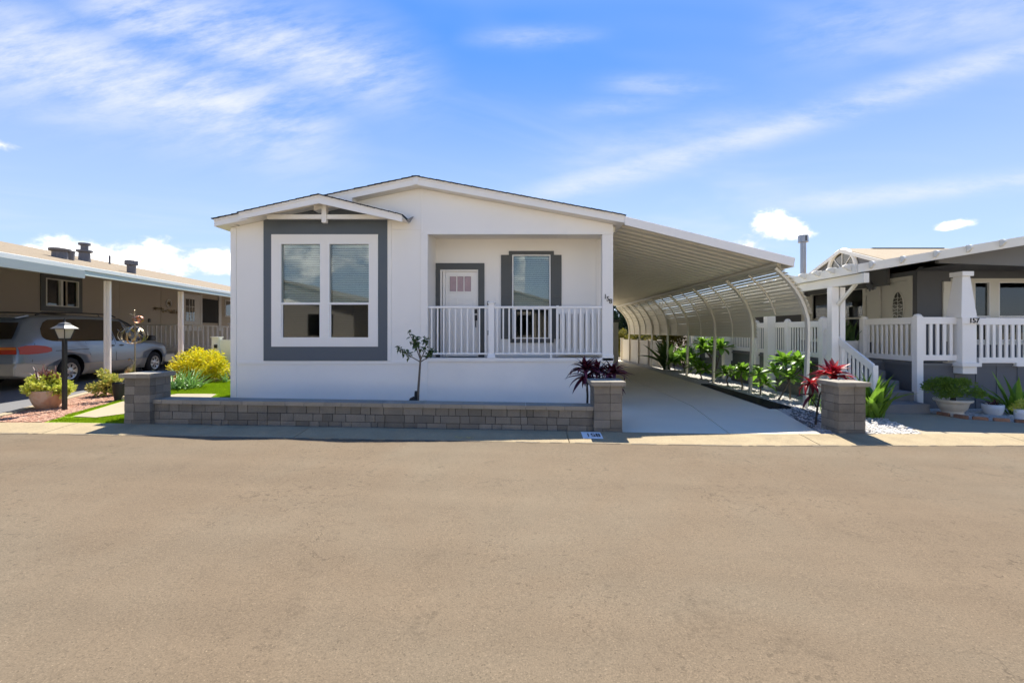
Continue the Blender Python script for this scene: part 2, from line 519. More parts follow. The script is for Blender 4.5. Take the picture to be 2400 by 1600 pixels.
M['yellowpale'] = mat('cream variegated leaves', (0.75, 0.65, 0.17), 0.5, 0.35, 16, translucent=0.3, col2=(0.24, 0.32, 0.05), mixscale=16)
M['lime'] = mat('lime succulent leaves', (0.50, 0.58, 0.05), 0.45, 0.3, 16, translucent=0.25, col2=(0.70, 0.68, 0.16), mixscale=18)
M['purple'] = mat('dark burgundy leaves', (0.085, 0.014, 0.028), 0.3, 0.35, 8, rand=0.5, translucent=0.22)
M['bronze'] = mat('bronze spiky leaves', (0.13, 0.055, 0.045), 0.45, 0.35, 12, rand=0.4, translucent=0.2)
M['red'] = mat('red cordyline leaves', (0.50, 0.030, 0.028), 0.35, 0.4, 7, rand=0.5, translucent=0.4, col2=(0.26, 0.010, 0.022), mixscale=5)
M['boxwood'] = mat('boxwood leaves', (0.13, 0.22, 0.02), 0.5, 0.4, 20, translucent=0.3)
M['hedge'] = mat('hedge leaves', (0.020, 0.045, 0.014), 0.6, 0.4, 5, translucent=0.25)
M['olive'] = mat('olive yellow leaves', (0.22, 0.20, 0.03), 0.6, 0.4, 6, translucent=0.3)
M['terracotta'] = mat('weathered terracotta', (0.45, 0.245, 0.145), 0.85, 0.2, 6, 0.15, 30, col2=(0.52, 0.38, 0.28), mixscale=4)
M['stonepot'] = mat('cast stone pot', (0.56, 0.52, 0.44), 0.85, 0.12, 8, 0.2, 40)
M['whitepot'] = mat('white glazed pot', (0.78, 0.78, 0.77), 0.25, 0.03, 4)
M['taupe'] = mat('taupe siding', (0.45, 0.385, 0.30), 0.8, 0.04, 2.0, 0.1, 50)
M['tanroof'] = mat('tan shingles', (0.235, 0.184, 0.120), 0.95, 0.22, 7, 0.5, 40, speck=0.4, sscale=25)
M['tanroof2'] = mat('pale tan shingles', (0.386, 0.308, 0.207), 0.95, 0.12, 6, 0.4, 40, speck=0.2, sscale=30)
M['mint'] = mat('mint gutter paint', (0.50, 0.58, 0.545), 0.4, 0.03, 2)
M['mintpale'] = mat('pale fascia paint', (0.74, 0.78, 0.75), 0.4, 0.03, 2)
M['tealboard'] = mat('teal grey board', (0.30, 0.355, 0.36), 0.5, 0.04, 2)
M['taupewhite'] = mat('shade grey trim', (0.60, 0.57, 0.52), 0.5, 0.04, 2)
M['slate'] = mat('slate blue siding', (0.128, 0.132, 0.138), 0.7, 0.05, 2.0, 0.1, 50)
M['slategable'] = mat('slate gable siding', (0.175, 0.175, 0.175), 0.7, 0.05, 2.0)
M['deckgrey'] = mat('deck grey', (0.16, 0.165, 0.17), 0.7, 0.08, 2)
M['cream'] = mat('cream trim', (0.80, 0.765, 0.66), 0.5, 0.03, 2)
M['fencevinyl'] = mat('ivory vinyl fence', (0.72, 0.64, 0.50), 0.4, 0.04, 2)
M['brickedge'] = mat('terracotta edging', (0.30, 0.155, 0.09), 0.9, 0.25, 8, 0.3, 50, rand=0.25)
M['sandedge'] = mat('sandstone edging', (0.44, 0.33, 0.21), 0.9, 0.25, 8, 0.3, 50, rand=0.25)
M['silver'] = mat('silver blue car paint', (0.20, 0.25, 0.31), 0.28, 0.02, 2, metal=0.35, coat=0.6)
M['carbeige'] = mat('beige lower body', (0.46, 0.42, 0.34), 0.35, 0.03, 2, metal=0.15, coat=0.3)
M['carglass'] = glassmat('tinted car glass', 0.14, (0.05, 0.05, 0.055), 0.01)
M['tail'] = mat('red tail lamp', (0.42, 0.035, 0.012), 0.12, 0.1, 20, spec=0.8)
M['amber'] = mat('amber lamp', (0.62, 0.20, 0.04), 0.12, 0.1, 20, spec=0.8)
M['clearlamp'] = mat('clear lamp', (0.75, 0.68, 0.58), 0.1, 0.1, 20, spec=0.8)
M['tyre'] = mat('tyre rubber', (0.012, 0.012, 0.012), 0.85, 0.1, 10)
M['rim'] = mat('alloy rim', (0.62, 0.60, 0.55), 0.35, 0.05, 5, metal=0.5)
M['copper'] = mat('copper vane', (0.55, 0.27, 0.16), 0.3, 0.3, 20, metal=0.8)
M['brass'] = mat('aged brass', (0.30, 0.24, 0.15), 0.35, 0.35, 20, metal=0.75)
M['lampglass'] = mat('frosted lantern glass', (0.60, 0.57, 0.47), 0.35, 0.1, 10, translucent=0.35)
M['numblack'] = mat('number black', (0.010, 0.010, 0.010), 0.5, 0.02)
M['numwhite'] = mat('stencil white paint', (0.78, 0.78, 0.77), 0.7, 0.06, 14)

# ------------------------------------------------------------------ ground
def clip_x(poly, x, keep_less):
    out = []
    n = len(poly)
    for i in range(n):
        a, b = poly[i], poly[(i + 1) % n]
        ina = (a[0] <= x) if keep_less else (a[0] >= x)
        inb = (b[0] <= x) if keep_less else (b[0] >= x)
        if ina: out.append(a)
        if ina != inb:
            t = (x - a[0]) / (b[0] - a[0])
            out.append((x, a[1] + t * (b[1] - a[1])))
    return out


def sheet(name, poly, dz, m, parent=None, thick=0.0, kind='structure', zf=None):
    """flat area that follows the gentle cross fall of the site"""
    mb = MB()
    zf = zf or (lambda x, y: zg(x))
    parts = [clip_x(poly, -7, True), clip_x(clip_x(poly, -7, False), 3, True), clip_x(poly, 3, False)]
    for p in parts:
        if len(p) < 3: continue
        top = [(q[0], q[1], zf(*q) + dz) for q in p]
        n = len(p)
        if thick:
            bot = [(q[0], q[1], q[2] - thick) for q in top]
            mb.add(top + bot, [tuple(range(n)), tuple(range(2 * n - 1, n - 1, -1))] + [(i, i + n, (i + 1) % n + n, (i + 1) % n) for i in range(n)])
        else:
            mb.add(top, [tuple(range(n))])
    o = mb.build(name, m, parent, fixn=bool(thick))
    if not thick:
        me = o.data
        bm = bmesh.new(); bm.from_mesh(me)
        for f in bm.faces:
            if f.normal.z < 0: f.normal_flip()
        bm.to_mesh(me); bm.free()
    if parent is None: tag(o, kind=kind)
    return o


sheet('ground', [(-400, 6.6), (400, 6.6), (400, 900), (-400, 900)], -0.03, M['soil'])
YC0, YC1 = 6.23, 6.745          # street edge and back edge of the rolled kerb
road = sheet('road', [(-400, -4.6), (400, -4.6), (400, YC0 + 0.02), (-400, YC0 + 0.02)], -0.05, M['asphalt'])
sheet('far_pavement', [(-400, -300), (400, -300), (400, -4.6), (-400, -4.6)], -0.03, M['concrete'])   # unseen lots across the street, pale concrete added to bounce light onto the front

# rolled kerb cast in lengths
kerb = new_obj('kerb', MB().box(-60, 60, YC0 + 0.05, YC1 - 0.02, -0.2, -0.12).mesh('kerb_footing', M['kerb']))
ORG[kerb.name] = Vector((0, 0, 0)); tag(kerb, kind='structure')
kx = [-40, -30, -20, -14, -10.2, -6.72, -3.22, 0.62, 4.12, 7.15, 10.5, 14, 20, 30, 40]
for a, b in zip(kx[:-1], kx[1:]):
    mb = MB()
    prof = [(YC0, -0.047), (YC0 + 0.05, -0.036), (YC0 + 0.16, -0.028), (YC0 + 0.36, -0.006), (YC1, 0.002), (YC1, -0.16), (YC0, -0.16)]
    cuts = [a + 0.006] + [c for c in (-7, 3) if a < c < b] + [b - 0.006]
    for c0, c1 in zip(cuts[:-1], cuts[1:]):
        n = len(prof)
        vs = [(c0, y, z + zg(c0)) for y, z in prof] + [(c1, y, z + zg(c1)) for y, z in prof]
        mb.add(vs, [tuple(range(n)), tuple(range(2 * n - 1, n - 1, -1))] + [(i, (i + 1) % n, (i + 1) % n + n, i + n) for i in range(n)])
    mb.build('kerb_length', M['kerb'], kerb)


# sand and grit that collects along the kerb lip
gm = MB()
rk_ = random.Random(14)
x = -16.0
while x < 16:
    w = rk_.uniform(0.05, 0.22)
    d0, d1 = rk_.uniform(0.004, 0.03), rk_.uniform(0.0, 0.018)
    if rk_.random() < 0.8:
        z = -0.0455
        gm.add([(x, YC0 - d0, zg(x) + z), (x + w, YC0 - d0 * rk_.uniform(.3, 1), zg(x + w) + z), (x + w, YC0 + d1, zg(x + w) + z + 0.004), (x, YC0 + d1, zg(x) + z + 0.004)], [(0, 1, 2, 3)])
    x += w
gm.build('grit_line', mat('gutter grit', (0.17, 0.14, 0.10), 0.95, 0.4, 25, speck=0.4), kerb, fixn=False, kind='stuff')


def text_mesh(body, size, extrude, m, name='numeral', bold=0.0):
    c = bpy.data.curves.new('txt', 'FONT')
    c.body = body; c.size = size; c.extrude = extrude; c.align_x = 'CENTER'; c.align_y = 'CENTER'; c.offset = bold
    o = bpy.data.objects.new('txt', c); COL.objects.link(o)
    dg = bpy.context.evaluated_depsgraph_get()
    me = bpy.data.meshes.new_from_object(o.evaluated_get(dg))
    bpy.data.objects.remove(o); bpy.data.curves.remove(c)
    me.name = name
    me.materials.clear(); me.materials.append(m)
    return me


# stencilled house number on the kerb face
def kz(x, y):
    t = (y - YC0 - 0.16) / 0.2
    return zg(x) + (-0.028 + 0.022 * min(1, max(0, t)))
plate = MB()
px0, px1 = 0.835, 1.125
yA, yB, yCc = 6.405, 6.59, 6.70
vs = []
for y in (yA, yB, yCc):
    vs += [(px0, y, kz(px0, y) + 0.004), (px1, y, kz(px1, y) + 0.004)]
vs[4] = (px0, yCc, zg(px0) + 0.0055); vs[5] = (px1, yCc, zg(px1) + 0.0055)
plate.add(vs, [(0, 1, 3, 2), (2, 3, 5, 4)])
pl = plate.build('painted_plate', M['numwhite'], kerb, fixn=False)
sl = math.atan2(0.022, 0.2)
def blocknum(ch, cx, cy):
    """squared stencil digit drawn with separate strokes"""
    mb = MB(); w, h, t = 0.058, 0.135, 0.017
    segs = {'1': 'bc', '5': 'afgcd', '8': 'abcdefg'}[ch]
    R_ = {'a': (-w/2, w/2, h/2 - t, h/2), 'g': (-w/2 + .004, w/2 - .004, -t/2, t/2), 'd': (-w/2, w/2, -h/2, -h/2 + t),
          'f': (-w/2, -w/2 + t, 0.004, h/2), 'b': (w/2 - t, w/2, 0.004, h/2), 'e': (-w/2, -w/2 + t, -h/2, -0.004), 'c': (w/2 - t, w/2, -h/2, -0.004)}
    for k, s_ in enumerate(segs):
        x0, x1, y0, y1 = R_[s_]
        if ch == '1': x0, x1 = x0 - w / 2 + t / 2, x1 - w / 2 + t / 2
        z = 0.0006 * k
        mb.add([(x0, y0, z), (x1, y0, z), (x1, y1, z), (x0, y1, z)], [(0, 1, 2, 3)])
    return mb
for i, ch in enumerate('158'):
    d = new_obj('painted_numeral', blocknum(ch, 0, 0).mesh('painted_numeral', M['numblack']), kerb)
    cx = 0.925 + i * 0.072
    d.location = (cx, 6.545, kz(cx, 6.545) + 0.008)
    d.rotation_euler = (sl, 0, 0)

mb = MB()                       # dab of old yellow paint on the kerb lip
rk_ = random.Random(2)
for i in range(16):
    x = wx(1085, 6.33) + rk_.gauss(0, 0.06); y = 6.33 + rk_.gauss(0, 0.018); w = rk_.uniform(.006, .02)
    z = kz(x, y) + 0.004 + 0.0004 * i
    mb.add([(x - w, y - w * .5, z), (x + w, y - w * .4, z), (x + w * .8, y + w * .5, z), (x - w, y + w * .4, z)], [(0, 1, 2, 3)])
mb.build('paint_dab', mat('old yellow paint', (0.55, 0.42, 0.08), 0.8), kerb, fixn=False, kind='stuff')

# driveway: two new concrete slabs with an open joint
dl = [(1.49, YC1 + 0.006), (3.08, YC1 + 0.006), (3.45, 9.3), (3.45, 26), (1.80, 26), (1.80, 9.1), (1.49, 9.1)]
dr = [(3.095, YC1 + 0.006), (4.46, YC1 + 0.006), (4.62, 7.4), (4.95, 8.7), (5.05, 9.3), (5.05, 26), (3.465, 26), (3.465, 9.3)]
drive = sheet('driveway', [(1.5, YC1 + 0.012), (5.0, YC1 + 0.012), (5.05, 27), (1.5, 27)], -0.022, M['mortar'])
fl = lambda x, y: 0.02 * max(0, 1 - max(0, x - 1.5) / 1.5)
sheet('concrete_slab', dl, 0.002, M['concrete'], drive, 0.02, zf=fl)
sheet('concrete_slab', dr, 0.002, M['concrete'], drive, 0.02, zf=fl)

# planted strip right of the driveway, pale gravel
sheet('gravel_bed', [(4.5, YC1 + 0.004), (6.35, YC1 + 0.004), (6.60, 8.35), (6.55, 26), (4.8, 26), (4.75, 8.5)], -0.012, M['whitebed'])
sheet('garden_path', [(6.0, YC1 + 0.004), (9.6, YC1 + 0.004), (9.4, 7.1), (7.75, 7.9), (7.62, 8.5), (6.45, 8.5), (6.35, 7.9)], -0.004, M['path'])
sheet('front_gravel_bed', [(7.62, 9.0), (7.66, 8.45), (7.85, 7.9), (9.45, 7.12), (20, 6.9), (20, 9.0)], -0.008, M['whitebed'])
# left yard
sheet('lawn', [(-7.28, YC1 + 0.03), (-8.15, 9.1), (-8.6, 10.9), (-8.42, 12.8), (-8.35, 14.5), (-5.8, 14.5), (-5.8, 7.0), (-5.3, 6.98), (-5.3, 7.25), (-1, 7.25), (-1, 9.2), (-5.2, 9.2), (-5.75, 9.2), (-5.75, YC1 + 0.03)][:8][:6] + [(-5.7, 14.5), (-5.7, YC1 + 0.03)], -0.006, M['turf'])
sheet('planting_strip', [(-5.69, 7.15), (1.0, 7.15), (1.0, 9.2), (-5.69, 9.2)], -0.01, M['whitebed'])  # hidden strip, pale gravel chosen to bounce light up the lower wall
sheet('stepping_path', [(-7.26, 7.20), (-6.83, 7.13), (-6.2, 8.6), (-6.75, 9.8), (-7.6, 9.8), (-7.84, 8.72)], 0.006, M['path'])
sheet('red_gravel_bed', [(-9.0, YC1 + 0.01), (-7.28, YC1 + 0.01), (-8.15, 9.1), (-8.6, 10.9), (-8.42, 12.8), (-8.35, 14.5), (-10.6, 14.5), (-10.25, 11.0), (-9.70, 9.8), (-8.42, 7.2)], -0.010, M['redbed'])
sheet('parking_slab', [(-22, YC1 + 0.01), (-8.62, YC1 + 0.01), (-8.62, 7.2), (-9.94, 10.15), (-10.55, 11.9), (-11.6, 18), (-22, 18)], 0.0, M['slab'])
mb = MB()
edge = [(-8.40, YC1 + 0.02), (-8.46, 7.2), (-9.78, 10.15), (-10.35, 11.9), (-11.4, 18)]
for a, b in zip(edge[:-1], edge[1:]):
    mb.bar((a[0], a[1], 0.178), (b[0], b[1], 0.178), 0.15, 0.035)
o = mb.build('slab_edging', M['path']); tag(o, kind='structure')

# ------------------------------------------------------------------ white house
YW = 9.0            # front wall
YF = 8.76           # main gable fascia
YG = 8.48           # small gable fascia
YP = 9.80           # back wall of the porch
fx = lambda p: wx(p, YW)
fz = lambda p: wz(p, YW)
XL, XR = fx(543.5), fx(1437)
YB = 22.5
house = thing('white_house', 'white manufactured house with slate grey window surround and recessed porch', 'house', ((XL + XR) / 2, YW, 0))
rx, rz_ = wx(975, YF), wz(413, YF)                 # ridge
elx, elz = wx(502, YF), wz(512, YF)                # left eave
erx, erz = wx(1464, YF), wz(503.5, YF)             # right eave
sL = (rz_ - elz) / (rx - elx); sR = (rz_ - erz) / (erx - rx)
def roof_z(x): return rz_ - (sL * (rx - x) if x < rx else sR * (x - rx))
def wall_poly(x0, x1, z0, drop=0.16):
    """wall field from z0 up to the underside of the roof"""
    p = [(x0, z0), (x1, z0), (x1, roof_z(x1) - drop)]
    if x0 < rx < x1: p.append((rx, rz_ - drop))
    p.append((x0, roof_z(x0) - drop))
    return p
zf_ = fz(838.5)                     # porch floor and ledge
op0, op1, opt = fx(1003), fx(1411.5), fz(549.5)
w0, w1, wt_, wb_ = fx(652), fx(873), fz(566), fz(797)      # opening for the pair of windows
TH = 0.14
wl = MB()
wl.box(XL, w0, YW, YW + TH, -0.05, wb_)
wl.box(w0, w1, YW, YW + TH, -0.05, wb_)
wl.box(w1, op0, YW, YW + TH, -0.05, wb_)
wl.box(XL, w0, YW, YW + TH, wb_, wt_)
wl.box(w1, op0, YW, YW + TH, wb_, wt_)
wl.prism(wall_poly(XL, op0, wt_), YW, YW + TH)
wl.prism(wall_poly(op0, XR, opt), YW, YW + TH)
wl.box(op0, XR, YW, YW + TH, -0.05, zf_ - 0.004)
wl.build('front_wall', M['white'], house)
boxpart('corner_post', M['white'], house, op1, XR, YW, YW + 0.17, zf_, opt, 0.004)
boxpart('porch_side_wall', M['white'], house, op0 - TH, op0, YW + TH, YP, zf_ - 0.05, opt + 0.15)
bw = MB()
# porch back wall, around door and window
dx0, dx1, dtop = wx(1032, YP), wx(1121, YP), wz(632, YP)
qx0, qx1, qt, qb = wx(1202, YP), wx(1289, YP), wz(599, YP), wz(792, YP)
pbx1 = wx(1408, YP)
bw.box(op0, dx0, YP, YP + TH, zf_ - 0.1, opt + 0.2)
bw.box(dx0, dx1, YP, YP + TH, dtop, opt + 0.2)
bw.box(dx1, qx0, YP, YP + TH, zf_ - 0.1, opt + 0.2)
bw.box(qx0, qx1, YP, YP + TH, qt, opt + 0.2)
bw.box(qx0, qx1, YP, YP + TH, zf_ - 0.1, qb)
bw.box(qx1, pbx1, YP, YP + TH, zf_ - 0.1, opt + 0.2)
bw.build('porch_back_wall', M['white'], house)
boxpart('corner_trim', M['trimwhite'], house, wx(1397.5, YP), pbx1 + 0.012, YP - 0.018, YP + TH + 0.01, zf_, opt + 0.05)
boxpart('porch_ceiling', M['white'], house, op0 - 0.05, XR, YW + TH, YP + 0.1, opt + 0.075, opt + 0.12)
boxpart('porch_floor', M['deckgrey'], house, op0 - 0.05, XR - 0.01, YW + 0.02, YP + 0.05, zf_ - 0.09, zf_ - 0.03)
sw = MB()
sw.box(XL, XL + TH, YW + TH, YB, -0.05, elz - 0.20)
sw.box(XR - TH, XR, YP + TH, YB, -0.05, erz - 0.16)
sw.prism([(XL, -0.05), (XR, -0.05), (XR, roof_z(XR) - .16), (rx, rz_ - .16), (XL, roof_z(XL) - .16)], YB, YB + TH)
sw.build('side_walls', M['white'], house)
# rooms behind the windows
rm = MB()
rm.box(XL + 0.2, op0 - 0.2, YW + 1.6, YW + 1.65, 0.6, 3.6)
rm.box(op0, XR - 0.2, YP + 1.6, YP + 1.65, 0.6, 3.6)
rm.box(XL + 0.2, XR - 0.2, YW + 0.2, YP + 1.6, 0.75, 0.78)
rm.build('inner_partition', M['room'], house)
# trim boards on the front wall
bt = M['white']
def board(x0, x1, z0, z1, proud=0.020, name='trim_board', m=None):
    return boxpart(name, m or bt, house, x0, x1, YW - proud, YW + 0.01, z0, z1, 0.003)
board(fx(541.5), fx(554.5), -0.04, roof_z(XL) - 0.17)
board(fx(556), fx(985), fz(853), fz(846.2))
board(fx(908.6), fx(917.5), fz(845.6), fz(517))
board(fx(619), fx(640), fz(847), fz(846.3))
board(fx(1003), XR, fz(847), fz(838.5), 0.03, 'porch_ledge')
board(fx(986), fx(1003), fz(937), fz(549))
board(fx(990), XR + 0.004, fz(549.5), fz(544), 0.01)
board(fx(985.5), fx(989.5), fz(548), fz(441), 0.008)
board(fx(918), fx(986), fz(538.5), fz(536), 0.006)
board(fx(1411), XR + 0.006, fz(845), fz(832), 0.03, 'post_base')
# slate surround of the big windows
def ring(name, m, par, ox0, ox1, oz0, oz1, ix0, ix1, iz0, iz1, y0, y1, bevel=0.003):
    mb = MB()
    mb.box(ox0, ix0, y0, y1, oz0, oz1); mb.box(ix1, ox1, y0, y1, oz0, oz1)
    mb.box(ix0, ix1, y0, y1, oz0, iz0); mb.box(ix0, ix1, y0, y1, iz1, oz1)
    return mb.build(name, m, par, 0)
ring('window_surround', M['dark'], house, fx(619), fx(908), fz(845), fz(514.5), fx(638), fx(887), fz(812), fz(550), YW - 0.022, YW + 0.005)
gp = [(fx(640), fz(514)), (fx(905), fz(514)), (fx(905), fz(500)), (fx(762), fz(470)), (fx(640), fz(497))]
MB().prism(gp, YW - 0.012, YW + 0.004).build('gable_field', M['dark'], house)
cas = MB()
cas.box(fx(638), fx(658), YW - 0.036, YW + 0.01, fz(812), fz(550)); cas.box(fx(868.5), fx(887), YW - 0.036, YW + 0.01, fz(812), fz(550))
cas.box(fx(754.5), fx(771), YW - 0.036, YW + 0.01, fz(793), fz(570))
cas.box(fx(658), fx(868.5), YW - 0.036, YW + 0.01, fz(812), fz(793)); cas.box(fx(658), fx(868.5), YW - 0.036, YW + 0.01, fz(570), fz(550))
cas.build('window_casing', M['trimwhite'], house)


def sash_window(par, x0, x1, z0, z1, zm, y, fw=0.022, label=None, blind_to=None, lower='screen', m=None, tilt=1.0, pitch=0.046):
    m = m or M['vinyl']
    mb = MB()
    mb.box(x0, x0 + fw, y - 0.028, y + 0.08, z0, z1); mb.box(x1 - fw, x1, y - 0.028, y + 0.08, z0, z1)
    mb.box(x0 + fw, x1 - fw, y - 0.028, y + 0.08, z0, z0 + fw); mb.box(x0 + fw, x1 - fw, y - 0.028, y + 0.08, z1 - fw, z1)
    mb.box(x0 + fw, x1 - fw, y - 0.022, y + 0.06, zm - 0.02, zm + 0.02)
    # inner sash of the lower light
    mb.box(x0 + fw, x0 + fw + 0.022, y + 0.0, y + 0.05, z0 + fw, zm - 0.02); mb.box(x1 - fw - 0.022, x1 - fw, y + 0.0, y + 0.05, z0 + fw, zm - 0.02)
    w = mb.build('window', m, par)
    if label: w['label'] = label
    MB().box(x0 + fw, x1 - fw, y + 0.022, y + 0.028, zm + 0.02, z1 - fw).build('pane', M['glass'], w)
    MB().box(x0 + fw + 0.022, x1 - fw - 0.022, y + 0.022, y + 0.028, z0 + fw, zm - 0.02).build('pane', M['screen' if lower == 'screen' else 'glass'], w)
    bl = MB()
    z = z1 - fw - 0.05
    bl.box(x0 + fw + 0.015, x1 - fw - 0.015, y + 0.075, y + 0.115, z, z + 0.045)
    zb = blind_to if blind_to is not None else z0
    while z > zb:
        a = tilt
        dy_, dz_ = 0.025 * math.cos(a), 0.025 * math.sin(a)
        bl.add([(x0 + fw + .01, y + .095 - dy_, z - dz_), (x1 - fw - .01, y + .095 - dy_, z - dz_), (x1 - fw - .01, y + .095 + dy_, z + dz_), (x0 + fw + .01, y + .095 + dy_, z + dz_)], [(0, 1, 2, 3)])
        z -= pitch
    bl.build('blind', M['blind'], w, kind='stuff', fixn=False)
    return w


sash_window(house, fx(658), fx(754.5), fz(793), fz(570), fz(711.5), YW - 0.01)
sash_window(house, fx(771), fx(868.5), fz(793), fz(570), fz(711.5), YW - 0.01)

# shingled roof, fascia and soffit
roof = MB()
for (xa, za, xb, zb) in ((elx, elz, rx, rz_), (rx, rz_, erx, erz)):
    roof.prism([(xa, za - 0.155), (xb, zb - 0.155), (xb, zb - 0.03), (xa, za - 0.03)], YF + 0.03, YB + 0.3)
roof_o = roof.build('roof', M['trimwhite'], house)
fa = MB()
fa.prism([(elx, elz - 0.155), (rx, rz_ - 0.165), (rx, rz_ - 0.022), (elx, elz - 0.022)], YF, YF + 0.028)
fa.build('fascia', M['trimwhite'], house)
MB().prism([(rx, rz_ - 0.165), (erx, erz - 0.155), (erx, erz - 0.022), (rx, rz_ - 0.022)], YF, YF + 0.028).build('fascia', M['trimwhite'], house)
for (xa, xb, f0) in ((elx, rx, 1), (rx, erx, -1)):    # bright drip edge strip
    MB().prism([(xa, roof_z(xa) - 0.05), (xb, roof_z(xb) - 0.05), (xb, roof_z(xb) - 0.008), (xa, roof_z(xa) - 0.008)], YF - 0.014, YF - 0.001).build('drip_edge', M['trimwhite'], house)
boxpart('ridge_block', M['trimwhite'], house, rx - 0.045, rx + 0.045, YF - 0.02, YF + 0.01, rz_ - 0.165, rz_ - 0.004)
# deep fascia return beside the small gable
x_ = wx(825, YF)
MB().prism([(x_ - 0.75, roof_z(x_ - .75) - 0.25), (x_, roof_z(x_) - 0.235), (x_, roof_z(x_) - 0.05), (x_ - 0.75, roof_z(x_ - .75) - 0.05)], YF + 0.002, YF + 0.24).build('fascia_return', M['trimwhite'], house)
me_sh = unit_box('shingle_course', M['shingle'], 0.0)
def courses(xa, za, xb, zb, y0, y1, par, step=0.135):
    L = math.hypot(xb - xa, zb - za); n = int(L / step)
    ang = math.atan2(zb - za, xb - xa)
    sgn = 1 if zb > za else -1
    for i in range(n):
        t = (i + 0.5) / n
        x, z = xa + (xb - xa) * t, za + (zb - za) * t
        jit = random.uniform(-0.012, 0.004)
        piece('shingle_course', me_sh, par, (x, (y0 + y1) / 2 + jit / 2, z + 0.004), (step * 1.12, (y1 - y0) - jit, 0.016), (0, -ang + sgn * 0.05, 0))
courses(elx - 0.03, elz - 0.014, rx, rz_ - 0.008, YF - 0.035, YB + 0.3, house)
courses(erx + 0.02, erz - 0.014, rx, rz_ - 0.008, YF - 0.035, YB + 0.3, house)
piece('ridge_cap', me_sh, house, (rx, (YF + YB) / 2 + 0.12, rz_ - 0.002), (0.16, YB - YF + 0.31, 0.012))

# small decorative gable over the window bay
gx, gz = wx(747, YG), wz(456, YG)
glx, glz = wx(560, YG), wz(497.5, YG)
grx, grz = wx(942, YG), wz(503, YG)
g = MB()
g.prism([(glx, glz - 0.05), (gx, gz - 0.05), (gx, gz - 0.02), (glx, glz - 0.02)], YG + 0.028, YW + 0.02)
g.prism([(gx, gz - 0.05), (grx, grz - 0.05), (grx, grz - 0.02), (gx, gz - 0.02)], YG + 0.028, YW + 0.02)
g.build('gable_roof', M['trimwhite'], house)
for (xa, za, xb, zb) in ((glx, glz, gx, gz), (gx, gz, grx, grz)):
    ea, eb = (0.135, 0.165) if xa < gx else (0.165, 0.135)
    MB().prism([(xa, za - ea), (xb, zb - eb), (xb, zb - 0.015), (xa, za - 0.015)], YG, YG + 0.027).build('gable_fascia', M['trimwhite'], house)
    MB().prism([(xa, za - 0.045), (xb, zb - 0.045), (xb, zb - 0.004), (xa, za - 0.004)], YG - 0.013, YG - 0.001).build('drip_edge', M['trimwhite'], house)
courses(glx - 0.02, glz - 0.010, gx, gz - 0.002, YG - 0.03, YW - 0.02, house)
courses(grx + 0.02, grz - 0.010, gx, gz - 0.002, YG - 0.03, YW - 0.02, house)
MB().add([(grx + 0.02, YW - 0.25, grz - 0.03), (grx + 0.02, YW - 0.01, grz - 0.03), (grx + 0.10, YW - 0.01, grz + 0.09), (grx + 0.10, YW - 0.14, grz + 0.06)], [(0, 1, 2, 3)]).build('flashing', M['steel'], house, fixn=False)
YT = 8.72
tr_ = MB()
tr_.box(wx(625, YT), wx(906, YT), YT, YT + 0.06, wz(513, YT), wz(502.5, YT))
tr_.build('truss_beam', M['trimwhite'], house, 0.004)
boxpart('king_post', M['trimwhite'], house, wx(754.5, YT), wx(765.5, YT), YT - 0.025, YT + 0.07, wz(522, YT), wz(476, YT), 0.004)
ss = MB()   # frieze boards under the small gable's slopes
ss.prism([(wx(600, YW), wz(513, YW)), (wx(640, YW), wz(513, YW)), (wx(640, YW), wz(500, YW)), (wx(600, YW), wz(506, YW))], YW - 0.02, YW + 0.01)
ss.build('frieze_board', M['trimwhite'], house)

# porch door with surround
pz = lambda p: wz(p, YP)
pxx = lambda p: wx(p, YP)
sr = MB()
sr.box(pxx(1020), pxx(1032), YP - 0.025, YP + 0.004, zf_ - 0.03, pz(617)); sr.box(pxx(1121), pxx(1135.5), YP - 0.025, YP + 0.004, zf_ - 0.03, pz(617))
sr.box(pxx(1032), pxx(1121), YP - 0.025, YP + 0.004, pz(632), pz(617))
sr.build('door_surround', M['shutter'], house)
jb = MB()
jb.box(dx0, pxx(1036), YP - 0.012, YP + 0.09, zf_ - 0.03, dtop); jb.box(pxx(1037.5), pxx(1043.5), YP + 0.012, YP + 0.09, zf_ - 0.03, dtop - 0.03)
jb.box(pxx(1119.5), dx1, YP - 0.012, YP + 0.09, zf_ - 0.03, dtop); jb.box(dx0, dx1, YP - 0.010, YP + 0.09, dtop - 0.035, dtop + 0.002)
jb.build('door_frame', M['trimwhite'], house)
yd = YP + 0.035
dm = MB()
l0, l1, lt, lb = pxx(1053), pxx(1104), pz(647), pz(683)
d0, d1 = pxx(1044), pxx(1119)
dm.box(d0, l0, yd, yd + 0.04, zf_ - 0.02, pz(636)); dm.box(l1, d1, yd, yd + 0.04, zf_ - 0.02, pz(636))
dm.box(l0, l1, yd, yd + 0.04, lt, pz(636)); dm.box(l0, l1, yd, yd + 0.04, zf_ - 0.02, lb)
door = dm.build('door', M['trimwhite'], house)
ring('lite_frame', M['trimwhite'], door, l0 - 0.02, l1 + 0.02, lb - 0.02, lt + 0.02, l0 + 0.004, l1 - 0.004, lb + 0.004, lt - 0.004, yd - 0.012, yd + 0.002)
for i in range(3):
    a, b = l0 + (l1 - l0) * i / 3 + 0.009, l0 + (l1 - l0) * (i + 1) / 3 - 0.009
    MB().box(a, b, yd + 0.012, yd + 0.02, lb + 0.004, lt - 0.004).build('lite', M['frost'], door)
for i in (1, 2):
    c = l0 + (l1 - l0) * i / 3
    MB().box(c - 0.009, c + 0.009, yd - 0.006, yd + 0.02, lb, lt).build('muntin', M['trimwhite'], door)
